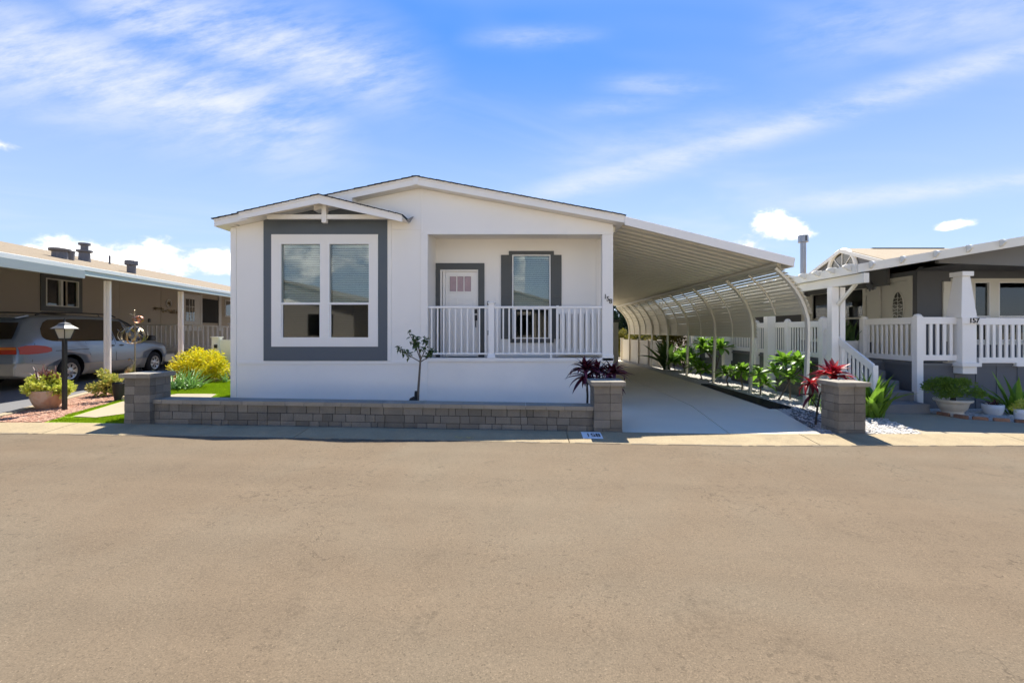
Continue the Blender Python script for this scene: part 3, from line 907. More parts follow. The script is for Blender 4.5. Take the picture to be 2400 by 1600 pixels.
for (a, b) in ((1048, 1072), (1085, 1109)):
    for (t_, c_) in ((698, 752), (762, 822)):
        ring('door_panel', M['trimwhite'], door, pxx(a), pxx(b), pz(c_), pz(t_), pxx(a) + 0.018, pxx(b) - 0.018, pz(c_) + 0.018, pz(t_) - 0.018, yd - 0.008, yd + 0.001)
hd = MB()
hd.box(pxx(1112), pxx(1118.5), yd - 0.03, yd, pz(734), pz(724)); hd.box(pxx(1112.5), pxx(1118), yd - 0.025, yd, pz(751), pz(738))
hd.tube([(pxx(1115), yd - 0.03, pz(744)), (pxx(1115), yd - 0.06, pz(748)), (pxx(1115), yd - 0.06, pz(763)), (pxx(1115), yd - 0.01, pz(766))], 0.011, 6)
hd.build('handle', M['black'], door)
boxpart('doorbell', M['black'], house, pxx(1142), pxx(1146.5), YP - 0.025, YP, pz(715), pz(706))
boxpart('outlet_cover', M['dark'], house, pxx(1143), pxx(1147), YP - 0.02, YP, pz(785), pz(774))
# porch window with shutters
sh = MB()
boxpart('window_header', M['shutter'], house, pxx(1192.6), pxx(1298), YP - 0.035, YP + 0.003, pz(598), pz(588.7), 0.004)
boxpart('window_sill', M['shutter'], house, pxx(1196), pxx(1298), YP - 0.035, YP + 0.003, pz(803), pz(794), 0.004)
for (a, b) in ((1174.3, 1200), (1290.3, 1316)):
    s_ = boxpart('shutter', M['shutter'], house, pxx(a), pxx(b), YP - 0.022, YP + 0.003, pz(794), pz(597.6), 0.003)
    for (t_, c_) in ((598, 620), (691, 699), (775, 794)):
        boxpart('rail', M['shutter'], s_, pxx(a) + 0.002, pxx(b) - 0.002, YP - 0.029, YP - 0.021, pz(c_), pz(t_), 0.003)
sash_window(house, pxx(1201), pxx(1290), pz(793), pz(597.6), pz(723), YP - 0.01, lower='screen')

# porch railing
YR = YW + 0.05
rl = MB()
rail = MB().box(op0, op1, YR - 0.035, YR + 0.035, wz(722.5, YR), wz(717.5, YR)).build('porch_railing', M['vinyl'], house, 0.006)
rail['label'] = 'white vinyl baluster railing'
boxpart('bottom_rail', M['vinyl'], rail, op0, op1, YR - 0.022, YR + 0.022, wz(830.5, YR), wz(826.5, YR), 0.004)
pc = wx(1152, YR)
ps = MB().box(pc - 0.058, pc + 0.058, YR - 0.058, YR + 0.058, zf_, wz(712, YR))
ps.add([(pc - .085, YR - .085, zf_), (pc + .085, YR - .085, zf_), (pc + .085, YR + .085, zf_), (pc - .085, YR + .085, zf_),
        (pc - .06, YR - .06, zf_ + .09), (pc + .06, YR - .06, zf_ + .09), (pc + .06, YR + .06, zf_ + .09), (pc - .06, YR + .06, zf_ + .09)],
       [(0, 1, 5, 4), (1, 2, 6, 5), (2, 3, 7, 6), (3, 0, 4, 7)])
ps.build('post', M['vinyl'], rail)
boxpart('post_cap', M['vinyl'], rail, pc - 0.075, pc + 0.075, YR - 0.075, YR + 0.075, wz(712, YR), wz(707.5, YR), 0.012)
me_bal = unit_box('baluster', M['vinyl'], 0.06)
zb0, zb1 = wz(827, YR), wz(722, YR)
for i in range(29):
    x = wx(1011.8 + i * 13.97, YR)
    if abs(x - pc) < 0.09: continue
    piece('baluster', me_bal, rail, (x, YR, (zb0 + zb1) / 2), (0.030, 0.030, zb1 - zb0))
boxpart('support_block', M['vinyl'], rail, wx(1289.5, YR), wx(1293.5, YR), YR - 0.02, YR + 0.02, zf_, zb0)
# side railing and gate at the right end of the porch
YS = YW + 0.62
gt = MB()
gx0, gx1 = wx(1304, YS), op1 + 0.11
gt.box(gx0, gx0 + 0.05, YS - 0.025, YS + 0.025, zf_, wz(716, YS))
gt.box(gx0 + 0.05, gx1, YS - 0.02, YS + 0.02, wz(736, YS), wz(722, YS)); gt.box(gx0 + 0.05, gx1, YS - 0.02, YS + 0.02, zf_ + 0.03, zf_ + 0.16)
gt.box(gx1 - 0.05, gx1, YS - 0.024, YS + 0.024, zf_, wz(718, YS))
gate = gt.build('porch_gate', M['vinyl'], house)
for i in range(6):
    x = gx0 + 0.13 + i * 0.135
    boxpart('gate_panel', M['vinyl'], gate, x - 0.055, x + 0.055, YS - 0.010, YS + 0.010, zf_ + 0.15, wz(735, YS))
# house number on the corner post
for ch, x, z, s_, rr in (('1', 1418.5, 695.5, 0.135, 0.05), ('5', 1424.8, 700.5, 0.13, 0.0), ('8', 1431, 706.5, 0.135, -0.03)):
    me = text_mesh(ch, s_, 0.006, M['numblack'], bold=0.0008)
    o = new_obj('house_numeral', me, house)
    o.location = Vector((fx(x), YW - 0.008, fz(z))) - ORG[house.name]
    o.rotation_euler = (R(90), rr, 0)
# little junction under the left eave
MB().tube([(fx(556), YW - 0.16, fz(528)), (fx(562), YW - 0.02, fz(528))], 0.014, 6).build('conduit', M['black'], house)

# ------------------------------------------------------------------ carport with curved louvred side
X_A, Y_A, BAY = 5.60, 8.95, 2.187
cpx0, cpx1 = XR + 0.20, wx(1860, YF)
cz0, cz1 = wz(508, YF), wz(605, YF)
YE = Y_A + 7 * BAY + 0.25
cp = thing('carport', 'white metal carport roof with curved louvred side screen beside the white house', 'carport', ((cpx0 + cpx1) / 2, (YF + YE) / 2, 0))
def cz(x): return cz0 + (cz1 - cz0) * (x - cpx0) / (cpx1 - cpx0)
MB().prism([(cpx0 - 0.02, cz(cpx0 - 0.02) - 0.165), (cpx1, cz1 - 0.165), (cpx1 + 0.03, cz1 + 0.005), (cpx0 - 0.02, cz(cpx0 - .02) + 0.005)], YF - 0.01, YF + 0.03).build('front_fascia', M['carportwhite'], cp, 0.004)
MB().prism([(YF, 0), (YE, 0), (YE, 1), (YF, 1)], 0, 1, axis='x')
MB().box(cpx1 - 0.004, cpx1 + 0.03, YF + 0.03, YE, cz1 - 0.165, cz1 + 0.004).build('gutter', M['carportwhite'], cp)
# ribbed roof pans, each spanning from house to beam
pan = MB()
pw = 0.305
prof = [(0.0, 0.0), (0.055, 0.0), (0.075, -0.040), (0.135, -0.040), (0.15, -0.032), (0.165, -0.040), (0.225, -0.040), (0.245, 0.0), (0.30, 0.0)]
vs, fs = [], []
for xx in (cpx0 - 0.02, cpx1 - 0.005):
    for (y, z) in prof: vs.append((xx, y, cz(xx) - 0.065 + z))
n = len(prof)
for i in range(n - 1): fs.append((i, i + 1, n + i + 1, n + i))
pan.add(vs, fs)
pan.box(cpx0 - 0.02, cpx1 - 0.005, 0, 0.30, cz1 - 3, cz1 - 3) if False else None
top = MB()
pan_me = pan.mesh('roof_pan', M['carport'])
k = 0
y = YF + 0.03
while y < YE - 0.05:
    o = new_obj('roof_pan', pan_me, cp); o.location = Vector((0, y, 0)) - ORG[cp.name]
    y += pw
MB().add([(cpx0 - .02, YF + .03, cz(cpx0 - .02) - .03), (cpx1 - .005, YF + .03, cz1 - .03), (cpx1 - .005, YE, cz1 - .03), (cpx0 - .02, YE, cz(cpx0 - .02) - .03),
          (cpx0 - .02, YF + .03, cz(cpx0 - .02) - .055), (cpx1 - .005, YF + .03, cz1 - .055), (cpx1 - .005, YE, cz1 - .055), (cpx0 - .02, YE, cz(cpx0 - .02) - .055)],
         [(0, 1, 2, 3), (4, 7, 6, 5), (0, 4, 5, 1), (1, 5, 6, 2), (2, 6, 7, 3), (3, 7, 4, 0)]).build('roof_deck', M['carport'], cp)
# ledger along the house wall
MB().box(XR + 0.004, XR + 0.06, YF + 0.35, YE, cz(XR + .05) - 0.26, cz(XR + .05) - 0.14).build('ledger', M['carport'], cp)
bx_ = wx(1822, Y_A)
bz_ = wz(620, Y_A)
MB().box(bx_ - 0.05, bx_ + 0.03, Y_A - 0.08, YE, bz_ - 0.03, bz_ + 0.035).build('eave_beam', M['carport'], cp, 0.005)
arch_pts = [(5.600, -0.02), (5.625, 0.6), (5.648, 1.15), (5.655, 1.55), (5.640, 1.78), (5.585, 2.00), (5.500, 2.20), (5.385, 2.39), (5.240, 2.57), (5.10, 2.70), (4.99, 2.80)]
def arch_mesh(w, d):
    mb = MB()
    for dy in (-w / 2 - 0.004, w / 2 + 0.004):
        vs, fs = [], []
        for i, (x, z) in enumerate(arch_pts):
            a = Vector(arch_pts[max(0, i - 1)]); b = Vector(arch_pts[min(len(arch_pts) - 1, i + 1)])
            t = (b - a).normalized(); nn = Vector((t.y, -t.x))
            for sx, sy in ((-1, -1), (1, -1), (1, 1), (-1, 1)):
                vs.append((x + nn.x * sx * d / 2, dy + sy * w / 2, z + nn.y * sx * d / 2))
        for i in range(len(arch_pts) - 1):
            for k_ in range(4):
                fs.append((i * 4 + k_, i * 4 + (k_ + 1) % 4, (i + 1) * 4 + (k_ + 1) % 4, (i + 1) * 4 + k_))
        fs += [(0, 1, 2, 3), tuple(range(len(vs) - 4, len(vs)))]
        mb.add(vs, fs)
    me = mb.mesh('arch_post', M['carport'])
    bm = bmesh.new(); bm.from_mesh(me); bmesh.ops.recalc_face_normals(bm, faces=bm.faces); bm.to_mesh(me); bm.free()
    return me
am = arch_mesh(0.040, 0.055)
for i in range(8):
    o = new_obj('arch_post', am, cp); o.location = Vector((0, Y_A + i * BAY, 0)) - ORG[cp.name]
    boxpart('base_plate', M['carport'], cp, X_A - 0.07, X_A + 0.10, Y_A + i * BAY - 0.07, Y_A + i * BAY + 0.07, -0.015, 0.012)
# louvre slats riding on the outside of the arches
def along(s_):
    """point and tangent at arc length s_ down from the top of the arch"""
    pts = list(reversed(arch_pts))
    for a, b in zip(pts[:-1], pts[1:]):
        a, b = Vector(a), Vector(b)
        L = (b - a).length
        if s_ <= L: return a + (b - a) * (s_ / L), (b - a).normalized()
        s_ -= L
    return Vector(pts[-1]), Vector((0, -1))
slat_full = unit_box('louvre_slat', M['carport'], 0.0)
s_ = 0.03
while True:
    p, t = along(s_)
    if p.y < 1.37: break
    nn = Vector((-t.y, t.x))
    if nn.x < 0: nn = -nn
    c = p + nn * 0.050
    ang = math.atan2(t.y, t.x)
    y0 = Y_A - 0.10 if p.y > 1.86 else Y_A + BAY - 0.12
    y1 = YE
    piece('louvre_slat', slat_full, cp, (c.x, (y0 + y1) / 2, c.y), (0.098, y1 - y0, 0.004), (0, -(ang + 0.40), 0))
    s_ += 0.082
# slim clips holding the slats between the arches
clip_pts = []
s_ = 0.02
while True:
    p, t = along(s_)
    if p.y < 1.37: break
    nn = Vector((-t.y, t.x)); nn = nn if nn.x > 0 else -nn
    clip_pts.append((p + nn * 0.012)); s_ += 0.06
def clip_mesh(zlow):
    mb = MB()
    pp = [p for p in clip_pts if p.y > zlow]
    for a, b in zip(pp[:-1], pp[1:]):
        mb.bar((a.x, 0, a.y), (b.x, 0, b.y), 0.035, 0.016, (0, 1, 0))
    return mb.mesh('slat_clip', M['carport'])
c_short, c_long = clip_mesh(1.86), clip_mesh(1.37)
for i in range(7):
    o = new_obj('slat_clip', c_short if i == 0 else c_long, cp)
    o.location = Vector((0, Y_A + (i + 0.5) * BAY, 0)) - ORG[cp.name]

# ------------------------------------------------------------------ block wall and pillars
brick_me = unit_box('brick', M['block'], 0.02)
cap_me = unit_box('cap_stone', M['blockcap'], 0.012)
WSL = -0.0161
wz0 = lambda x: 0.010 + WSL * (x - wx(1391, 6.85))
wall = thing('block_wall', 'low grey concrete block garden wall with flat capstones before the white house', 'wall', (-2.3, 6.97, wz0(-2.3)))
wxa, wxb = wx(347, 6.85) + 0.02, wx(1391, 6.85)
wang = math.atan(-WSL)
MB().prism([(wxa, wz0(wxa) - 0.05), (wxb, wz0(wxb) - 0.05), (wxb, wz0(wxb) + 0.30), (wxa, wz0(wxa) + 0.30)], 6.868, 7.10).build('wall_core', M['mortar'], wall)
rnd = random.Random(11)
zc = -0.03
for ci, hgt in enumerate((0.120, 0.117, 0.117)):
    x = wxa
    while x < wxb - 0.03:
        L = rnd.choice((0.10, 0.15, 0.15, 0.20, 0.20, 0.24, 0.30, 0.30))
        L = min(L, wxb - x)
        if wxb - (x + L) < 0.08: L = wxb - x
        if True:
            cx = x + L / 2
            piece('brick', brick_me, wall, (cx, 6.852 + 0.13 + rnd.uniform(-0.004, 0.004), wz0(cx) + zc + hgt / 2), (L - 0.006, 0.26, hgt - 0.006), (0, wang + rnd.uniform(-.003, .003), 0))
        x += L
    zc += hgt
x = wxa - 0.10
i = 0
while x < wxb - 0.01:
    L = min(0.29 + rnd.uniform(-0.05, 0.05), wxb - x)
    if wxb - (x + L) < 0.08: L = wxb - x
    cx = x + L / 2
    piece('cap_stone', cap_me, wall, (cx, 6.975, wz0(cx) + zc + 0.033), (L - 0.003, 0.31, 0.064), (0, wang, 0))
    x += L


def pillar(x0, x1, y0, y1, zb, zt, label, seed):
    rr = random.Random(seed)
    p = thing('block_pillar', label, 'pillar', ((x0 + x1) / 2, (y0 + y1) / 2, zb), group='grey block pillars at the street edge')
    boxpart('pillar_core', M['mortar'], p, x0 + 0.012, x1 - 0.012, y0 + 0.012, y1 - 0.012, zb - 0.03, zt - 0.06)
    nc = 6
    hs = [0.085] + [(zt - 0.065 - zb + 0.03 - 0.085) / (nc - 1)] * (nc - 1)
    z = zb - 0.03
    T = 0.11
    for ci, hg in enumerate(hs):
        f = 0.58 if seed % 2 else 0.38
        f = f + rr.uniform(-0.01, 0.01)
        xm = x0 + (x1 - x0) * f
        if ci == 0: xm = x0 + (x1 - x0) * 0.3
        cells = [(x0, xm, y0, y0 + T), (xm, x1, y0, y0 + T)]
        ym = y0 + T + (y1 - y0 - T) * rr.choice((0.3, 0.5, 0.62, 0.8))
        for (sx0, sx1) in ((x0, x0 + T), (x1 - T, x1)):
            cells += [(sx0, sx1, y0 + T, ym), (sx0, sx1, ym, y1)]
        for (a, b, c, d) in cells:
            j = rr.uniform(-0.003, 0.003)
            piece('brick', brick_me, p, ((a + b) / 2 + j * .5, (c + d) / 2 + j, z + hg / 2), (b - a - 0.005, d - c - 0.005, hg - 0.005))
        z += hg
    ov = 0.045
    xm = x0 + (x1 - x0) * 0.56
    ym = y0 + (y1 - y0) * 0.5
    for (a, b, c, d) in ((x0 - ov, xm, y0 - ov, ym), (xm, x1 + ov, y0 - ov, ym), (x0 - ov, xm, ym, y1 + ov), (xm, x1 + ov, ym, y1 + ov)):
        piece('cap_stone', cap_me, p, ((a + b) / 2, (c + d) / 2, zt - 0.032), (b - a - 0.003, d - c - 0.003, 0.064))
    return p


pillar(-6.05, -5.66, 6.76, 7.17, zg(-5.9) - 0.005, 0.905, 'grey block pillar at the left end of the low wall, beside the lawn', 2)
pillar(1.045, 1.475, 6.77, 7.19, 0.022, 0.785, 'grey block pillar at the right end of the low wall, with dark burgundy leaves behind it', 3)
pillar(4.737, 5.147, 6.76, 7.17, 0.0, 0.775, 'freestanding grey block pillar right of the driveway, by the red cordyline', 5)

# ------------------------------------------------------------------ grey house on the right
XS, YWF = 9.46, 10.8            # side wall facing the carport, recessed front wall
YD, XD = 9.0, 7.89              # front edge and left edge of the front deck
XE = 6.60                       # left edge of the long side deck
ZD = 0.90                       # deck level
gh = thing('grey_house', 'slate grey house with white deck railing, tapered column and tan roof', 'house', (12.0, 13.0, 0))
GF, GT = M['slate'], M['cream']
# side wall with door and window openings (plane x = XS)
def side(y): return y
def pY(px, X=XS): return X * FPX / (px - VX)      # depth at which the line x=X meets image column px
dY0, dY1 = pY(2129), pY(2062)                      # door
dZt = wz(656.5, dY0)
wY0, wY1 = pY(2024), pY(1906)                      # window
wZt, wZb = 2.72, 1.30
mb = MB()
T_ = 0.14
ZT = 3.02
mb.box(XS, XS + T_, YWF, dY0, 0.0, ZT); mb.box(XS, XS + T_, dY0, dY1, dZt, ZT)
mb.box(XS, XS + T_, dY1, wY0, 0.0, ZT); mb.box(XS, XS + T_, wY0, wY1, wZt, ZT); mb.box(XS, XS + T_, wY0, wY1, 0.0, wZb)
mb.box(XS, XS + T_, wY1, 24, 0.0, ZT)
mb.build('side_wall', GF, gh)
# front wall with two windows
f1, f2, f3, f4 = wx(2281, YWF), wx(2318, YWF), wx(2338, YWF), wx(2440, YWF)
fzt, fzb = wz(661, YWF), 1.32
mb = MB()
mb.box(XS + T_, f1, YWF, YWF + T_, 0, 3.1); mb.box(f1, f2, YWF, YWF + T_, fzt, 3.1); mb.box(f1, f2, YWF, YWF + T_, 0, fzb)
mb.box(f2, f3, YWF, YWF + T_, 0, 3.1); mb.box(f3, f4, YWF, YWF + T_, fzt, 3.1); mb.box(f3, f4, YWF, YWF + T_, 0, fzb)
mb.box(f4, 17.5, YWF, YWF + T_, 0, 3.1)
mb.box(17.4, 17.5, YWF, 24, 0, 3.1); mb.box(XS, 17.5, 24, 24.1, 0, 3.1)
mb.build('front_wall', GF, gh)
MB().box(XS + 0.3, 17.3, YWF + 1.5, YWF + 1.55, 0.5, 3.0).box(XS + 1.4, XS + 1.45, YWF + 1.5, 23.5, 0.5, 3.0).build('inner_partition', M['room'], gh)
# window trim on the front wall
tz = wz(652.6, YWF)
tb = MB()
tb.box(wx(2228, YWF), f4 + 0.1, YWF - 0.03, YWF, fzt, tz); tb.box(f2, f3, YWF - 0.03, YWF, fzb, fzt)
tb.box(wx(2228, YWF), f4 + 0.1, YWF - 0.03, YWF, fzb - 0.1, fzb)
tb.build('window_trim', GT, gh)
s_ = boxpart('shutter', GT, gh, wx(2208, YWF), wx(2240, YWF), YWF - 0.035, YWF, fzb - 0.02, wz(660, YWF))
boxpart('rail', GT, s_, wx(2208, YWF) + 0.01, wx(2240, YWF) - 0.01, YWF - 0.045, YWF - 0.034, wz(682, YWF), wz(673, YWF))
boxpart('shutter', GT, gh, wx(2242, YWF), f1 - 0.005, YWF - 0.032, YWF, fzb - 0.02, fzt)
for (a, b) in ((f1, f2), (f3, f4)):
    w = sash_window(gh, a, b, fzb, fzt, wz(742, YWF), YWF - 0.004, blind_to=fzb, pitch=0.06)
    zm = (wz(742, YWF) + fzt) / 2 + 0.1
    MB().box(a + .022, b - .022, YWF + 0.03, YWF + 0.036, zm - 0.01, zm + 0.01).build('muntin', M['vinyl'], w)
    if b - a > 0.6:
        for t in (0.33, 0.66):
            c = a + (b - a) * t
            MB().box(c - .01, c + .01, YWF + 0.031, YWF + 0.035, wz(742, YWF), fzt - .02).build('muntin', M['vinyl'], w)
# entry door in the side wall with oval light
fr = MB()
fr.box(XS - 0.02, XS + 0.04, dY0 - 0.12, dY0, ZD, dZt + 0.1); fr.box(XS - 0.02, XS + 0.04, dY1, dY1 + 0.16, ZD, dZt + 0.1)
fr.box(XS - 0.02, XS + 0.04, dY0, dY1, dZt, dZt + 0.1)
fr.build('door_frame', GT, gh)
dd = boxpart('door', GT, gh, XS + 0.02, XS + 0.06, dY0, dY1, ZD, dZt)
oc, oz = pY(2103.5), (wz(687, pY(2103.5)) + wz(760, pY(2103.5))) / 2
ov = MB()
pts = [(oc + 0.165 * math.cos(a * math.pi / 12), oz + 0.415 * math.sin(a * math.pi / 12)) for a in range(24)]
ov.prism(pts, XS + 0.006, XS + 0.024, axis='x')
ov.build('oval_light', M['screen'], dd)
ob = MB()
ring_pts = [(XS + 0.012, oc + 0.175 * math.cos(a * math.pi / 12), oz + 0.43 * math.sin(a * math.pi / 12)) for a in range(25)]
ob.tube(ring_pts, 0.016, 6, caps=False)
ob.build('oval_rim', GT, dd)
sc_ = MB()
rq = random.Random(5)
for i in range(8):
    z0 = oz - 0.34 + i * 0.088
    hw_ = 0.15 * math.sqrt(max(0.02, 1 - ((z0 - oz) / 0.42) ** 2))
    sc_.tube([(XS + 0.004, oc - hw_ + 2 * hw_ * k / 6, z0 + 0.022 * math.sin(k * 1.9 + i * 2.1)) for k in range(7)], 0.010, 5)
sc_.tube([(XS + 0.004, oc, oz - 0.40), (XS + 0.004, oc, oz + 0.40)], 0.007, 5)
sc_.build('scroll_grille', GT, dd)
# side window
wf = MB()
wf.box(XS - 0.03, XS + 0.03, wY0 - 0.11, wY0, wZb - .1, wZt + 0.12); wf.box(XS - 0.03, XS + 0.03, wY1, wY1 + 0.11, wZb - .1, wZt + .12)
wf.box(XS - 0.03, XS + 0.03, wY0, wY1, wZt, wZt + 0.12); wf.box(XS - 0.03, XS + 0.03, wY0, wY1, wZb - .1, wZb)
zm = wz(747, 13.5)
wf.box(XS - 0.01, XS + 0.05, wY0, wY1, zm - 0.025, zm + 0.025)
sw_ = wf.build('window', GT, gh)
MB().box(XS + 0.03, XS + 0.036, wY0, wY1, zm + .025, wZt).build('pane', M['glass'], sw_)
MB().box(XS + 0.03, XS + 0.036, wY0, wY1, wZb, zm - .025).build('pane', M['screen'], sw_)
bl = MB()
z = wZt - 0.05
while z > wZb:
    bl.add([(XS + .08, wY0 + .02, z - .018), (XS + .11, wY0 + .02, z + .018), (XS + .11, wY1 - .02, z + .018), (XS + .08, wY1 - .02, z - .018)], [(0, 1, 2, 3)]); z -= 0.06
bl.build('blind', mat('olive blind', (0.22, 0.23, 0.17), 0.7), sw_, kind='stuff', fixn=False)
s_ = boxpart('shutter', GT, gh, XS - 0.035, XS, wY0 - 0.62, wY0 - 0.16, wZb - 0.05, wZt - 0.02)
boxpart('rail', GT, s_, XS - 0.05, XS - 0.034, wY0 - 0.64, wY0 - 0.14, wZt - 0.20, wZt - 0.10)
boxpart('shutter', GT, gh, XS - 0.035, XS, wY1 + 0.13, wY1 + 0.58, wZb - 0.05, wZt - 0.02)
# coach lamp beside the door
ly, lz = pY(2044, XS - 0.1), wz(672, pY(2044, XS - 0.1))
lm = MB()
lm.lathe([(0.006, lz - 0.13), (0.02, lz - 0.10), (0.05, lz - 0.02), (0.085, lz + 0.04), (0.09, lz + 0.05), (0.05, lz + 0.10), (0.012, lz + 0.14), (0.006, lz + 0.22)], XS - 0.16, ly, 8)
lm.tube([(XS - 0.16, ly, lz - 0.05), (XS - 0.08, ly, lz - 0.08), (XS, ly, lz - 0.03)], 0.014, 6)
lm.lathe([(0.055, lz - 0.07), (0.055, lz + 0.01)], XS - 0.02, ly, 8)
lm.build('coach_lamp', M['steel'], gh)

# roof: low front cover with its rake, cross gable with arched window, main roof behind
YR_ = 8.6
XCO, ZCO = wx(2012, YR_), 2.72                  # low outer corner of the cover
XRG = 13.2
slope = 0.166
zc_ = lambda x: ZCO + slope * (x - XCO)
MB().prism([(XCO, ZCO - 0.02), (XRG, zc_(XRG) - 0.02), (XRG, zc_(XRG) + 0.10), (XCO, ZCO + 0.10)], YR_ + 0.035, 24.2).build('roof', M['tanroof2'], gh)
MB().prism([(XCO, ZCO - 0.045), (XRG, zc_(XRG) - 0.045), (XRG, zc_(XRG) - 0.022), (XCO, ZCO - 0.022)], YR_ + 0.035, 24.2).build('soffit', GT, gh)
MB().prism([(XRG, zc_(XRG) - 0.02), (XRG + 7, ZCO + 0.1), (XRG + 7, ZCO + 0.22), (XRG, zc_(XRG) + 0.10)], YR_ + 0.035, 24.2).build('roof_slope', M['tanroof2'], gh)
xs0 = wx(2060, YR_)
MB().prism([(XCO, ZCO - 0.05), (XRG, zc_(XRG) - 0.06), (XRG, zc_(XRG) + 0.12), (XCO, ZCO + 0.115)], YR_, YR_ + 0.032).build('rake_fascia', M['cream'], gh)
# scalloped rafter tails along the front and the low side
def tail(par, base, dirv, length, zt):
    d = Vector(dirv); sd = Vector((-d.y, d.x))
    prof = [(0, 0), (length * .55, 0), (length * .85, -0.02), (length, -0.05), (length * .93, -0.075), (length * .7, -0.085), (length * .5, -0.12), (0, -0.14)]
    vs = []
    for w in (-0.022, 0.022):
        for (l, z) in prof: vs.append((base[0] + d.x * l + sd.x * w, base[1] + d.y * l + sd.y * w, zt + z))
    n = len(prof)
    MB().add(vs, [tuple(range(n)), tuple(range(2 * n - 1, n - 1, -1))] + [(i, (i + 1) % n, (i + 1) % n + n, i + n) for i in range(n)]).build('rafter_tail', M['cream'], par)
for p in (2040, 2112, 2190, 2267, 2345):
    x = wx(p, YR_)
    tail(gh, (x, YR_ + 0.01), (0, -1), 0.12, zc_(x) + 0.125)
for k_ in range(9):
    y = YR_ + 0.18 + k_ * 0.47
    tail(gh, (XCO + 0.02, y), (-1, 0), 0.20, ZCO + 0.14)
MB().box(XCO - 0.02, XCO + 0.02, YR_ + 0.03, 24.2, ZCO - 0.06, ZCO + 0.115).build('eave_fascia', M['cream'], gh)
# beam and posts carrying the low side
XB = 6.50
boxpart('eave_beam', M['cream'], gh, XB - 0.05, XB + 0.05, 8.52, 17.0, ZCO - 0.25, ZCO - 0.065)
for y, w in ((9.45, 0.075), (11.9, 0.105), (14.45, 0.105), (17.0, 0.105)):
    boxpart('porch_post', M['vinyl'], gh, XB - w, XB + w, y - w, y + w, -0.02, ZCO - 0.25, 0.006)
boxpart('porch_post', M['vinyl'], gh, XB + 0.12, XB + 0.23, 9.40, 9.50, -0.02, ZCO - 0.25, 0.006)
MB().bar((XB + 0.05, 9.36, ZCO - 0.62), (XB + 0.05, 8.86, ZCO - 0.24), 0.05, 0.06).build('knee_brace', M['cream'], gh)
# gable wall of the front porch
gpx0 = wx(2200, 9.12)
MB().prism([(gpx0, zc_(gpx0) - 0.12), (XRG, 2.76), (XRG + 4, 2.76), (XRG + 4, zc_(XRG) - 0.3), (XRG, zc_(XRG) - 0.05), (gpx0, zc_(gpx0) - 0.05)][:2] + [(17, 2.76), (17, zc_(9.4)), (XRG, zc_(XRG) - 0.05), (gpx0, zc_(gpx0) - 0.05)], 9.12, 9.2).build('porch_gable', M['slategable'], gh)
boxpart('porch_ceiling', M['slate'], gh, XS, 17, 9.2, YWF, 3.0, 3.03)
# cross gable with arched window, facing the carport
XG = 9.30
ya, za_ = XG * FPX / (1971 - VX), wz(584, XG * FPX / (1971 - VX))
yn, yf_ = ya - 1.72, ya + 1.72
zl = za_ - 0.62
gw = MB()
gw.prism([(yn + .1, zl - 0.6), (yf_ - .1, zl - 0.6), (yf_ - .1, zl + 0.02), (ya, za_ - 0.05), (yn + .1, zl + 0.02)], XG + 0.05, XG + 0.12, axis='x')
gw.build('gable_wall', M['slategable'], gh)
for (y0, z0, y1, z1) in ((yn, zl, ya, za_), (ya, za_, yf_, zl)):
    MB().prism([(y0, z0 - 0.10), (y1, z1 - 0.10), (y1, z1), (y0, z0)], XG - 0.04, XG, axis='x').build('gable_rake', M['cream'], gh)
    MB().prism([(y0, z0 - 0.05), (y1, z1 - 0.05), (y1, z1 + 0.02), (y0, z0 + 0.02)], XG + 0.001, 16.0, axis='x').build('gable_roof', M['tanroof2'], gh)
MB().box(XG + 0.9, XG + 3.0, ya - 0.05, ya + 0.05, za_ + 0.012, za_ + 0.035).build('ridge_vent', M['shingle'], gh)
ar = MB()
ac, az0 = ya - 0.02, wz(632, ya)
arc = [(XG + 0.02, ac + 0.56 * math.cos(math.pi * k_ / 14), az0 + 0.56 * math.sin(math.pi * k_ / 14)) for k_ in range(15)]
ar.tube(arc, 0.065, 6)
aw = ar.build('arched_window', M['cream'], gh)
MB().prism([(ac + 0.5 * math.cos(math.pi * k_ / 14), az0 + 0.5 * math.sin(math.pi * k_ / 14)) for k_ in range(15)], XG + 0.03, XG + 0.045, axis='x').build('pane', M['glass'], aw)
for a in (45, 90, 135):
    MB().bar((XG + 0.02, ac, az0), (XG + 0.02, ac + 0.52 * math.cos(R(a)), az0 + 0.52 * math.sin(R(a))), 0.02, 0.02, (1, 0, 0)).build('muntin', M['cream'], aw)
# higher main roof showing above the rake
YM = 12.2
MB().add([(wx(2240, YM), YM, wz(585, YM) - 0.02), (wx(2420, YM), YM - 1.2, wz(566, YM - 1.2)), (17, YM - 1.2, 4.8), (17, YM + 3, 5.2), (wx(2430, YM), YM, wz(549, YM)),
          (wx(2240, YM), YM, wz(585, YM) - 0.4), (17, YM + 3, 3.5)],
         [(0, 1, 4), (1, 2, 3, 4), (0, 4, 5), (4, 3, 6, 5)]).build('main_roof', M['tanroof2'], gh, fixn=False)
# flue pipe
yc_ = 15.0
fpx = wx(1882.5, yc_)
fl_ = MB().lathe([(0.088, 3.3), (0.088, wz(568, yc_))], fpx, yc_, 16)
flue = fl_.build('flue_pipe', M['steel'], gh, smooth=False)
MB().lathe([(0.155, wz(568, yc_)), (0.155, wz(552, yc_))], fpx, yc_, 16).build('flue_cap', M['steel'], flue)
MB().box(fpx - 0.02, fpx + 0.02, yc_ - 0.162, yc_ - 0.150, wz(566, yc_), wz(554, yc_)).build('cap_slot', M['black'], flue)

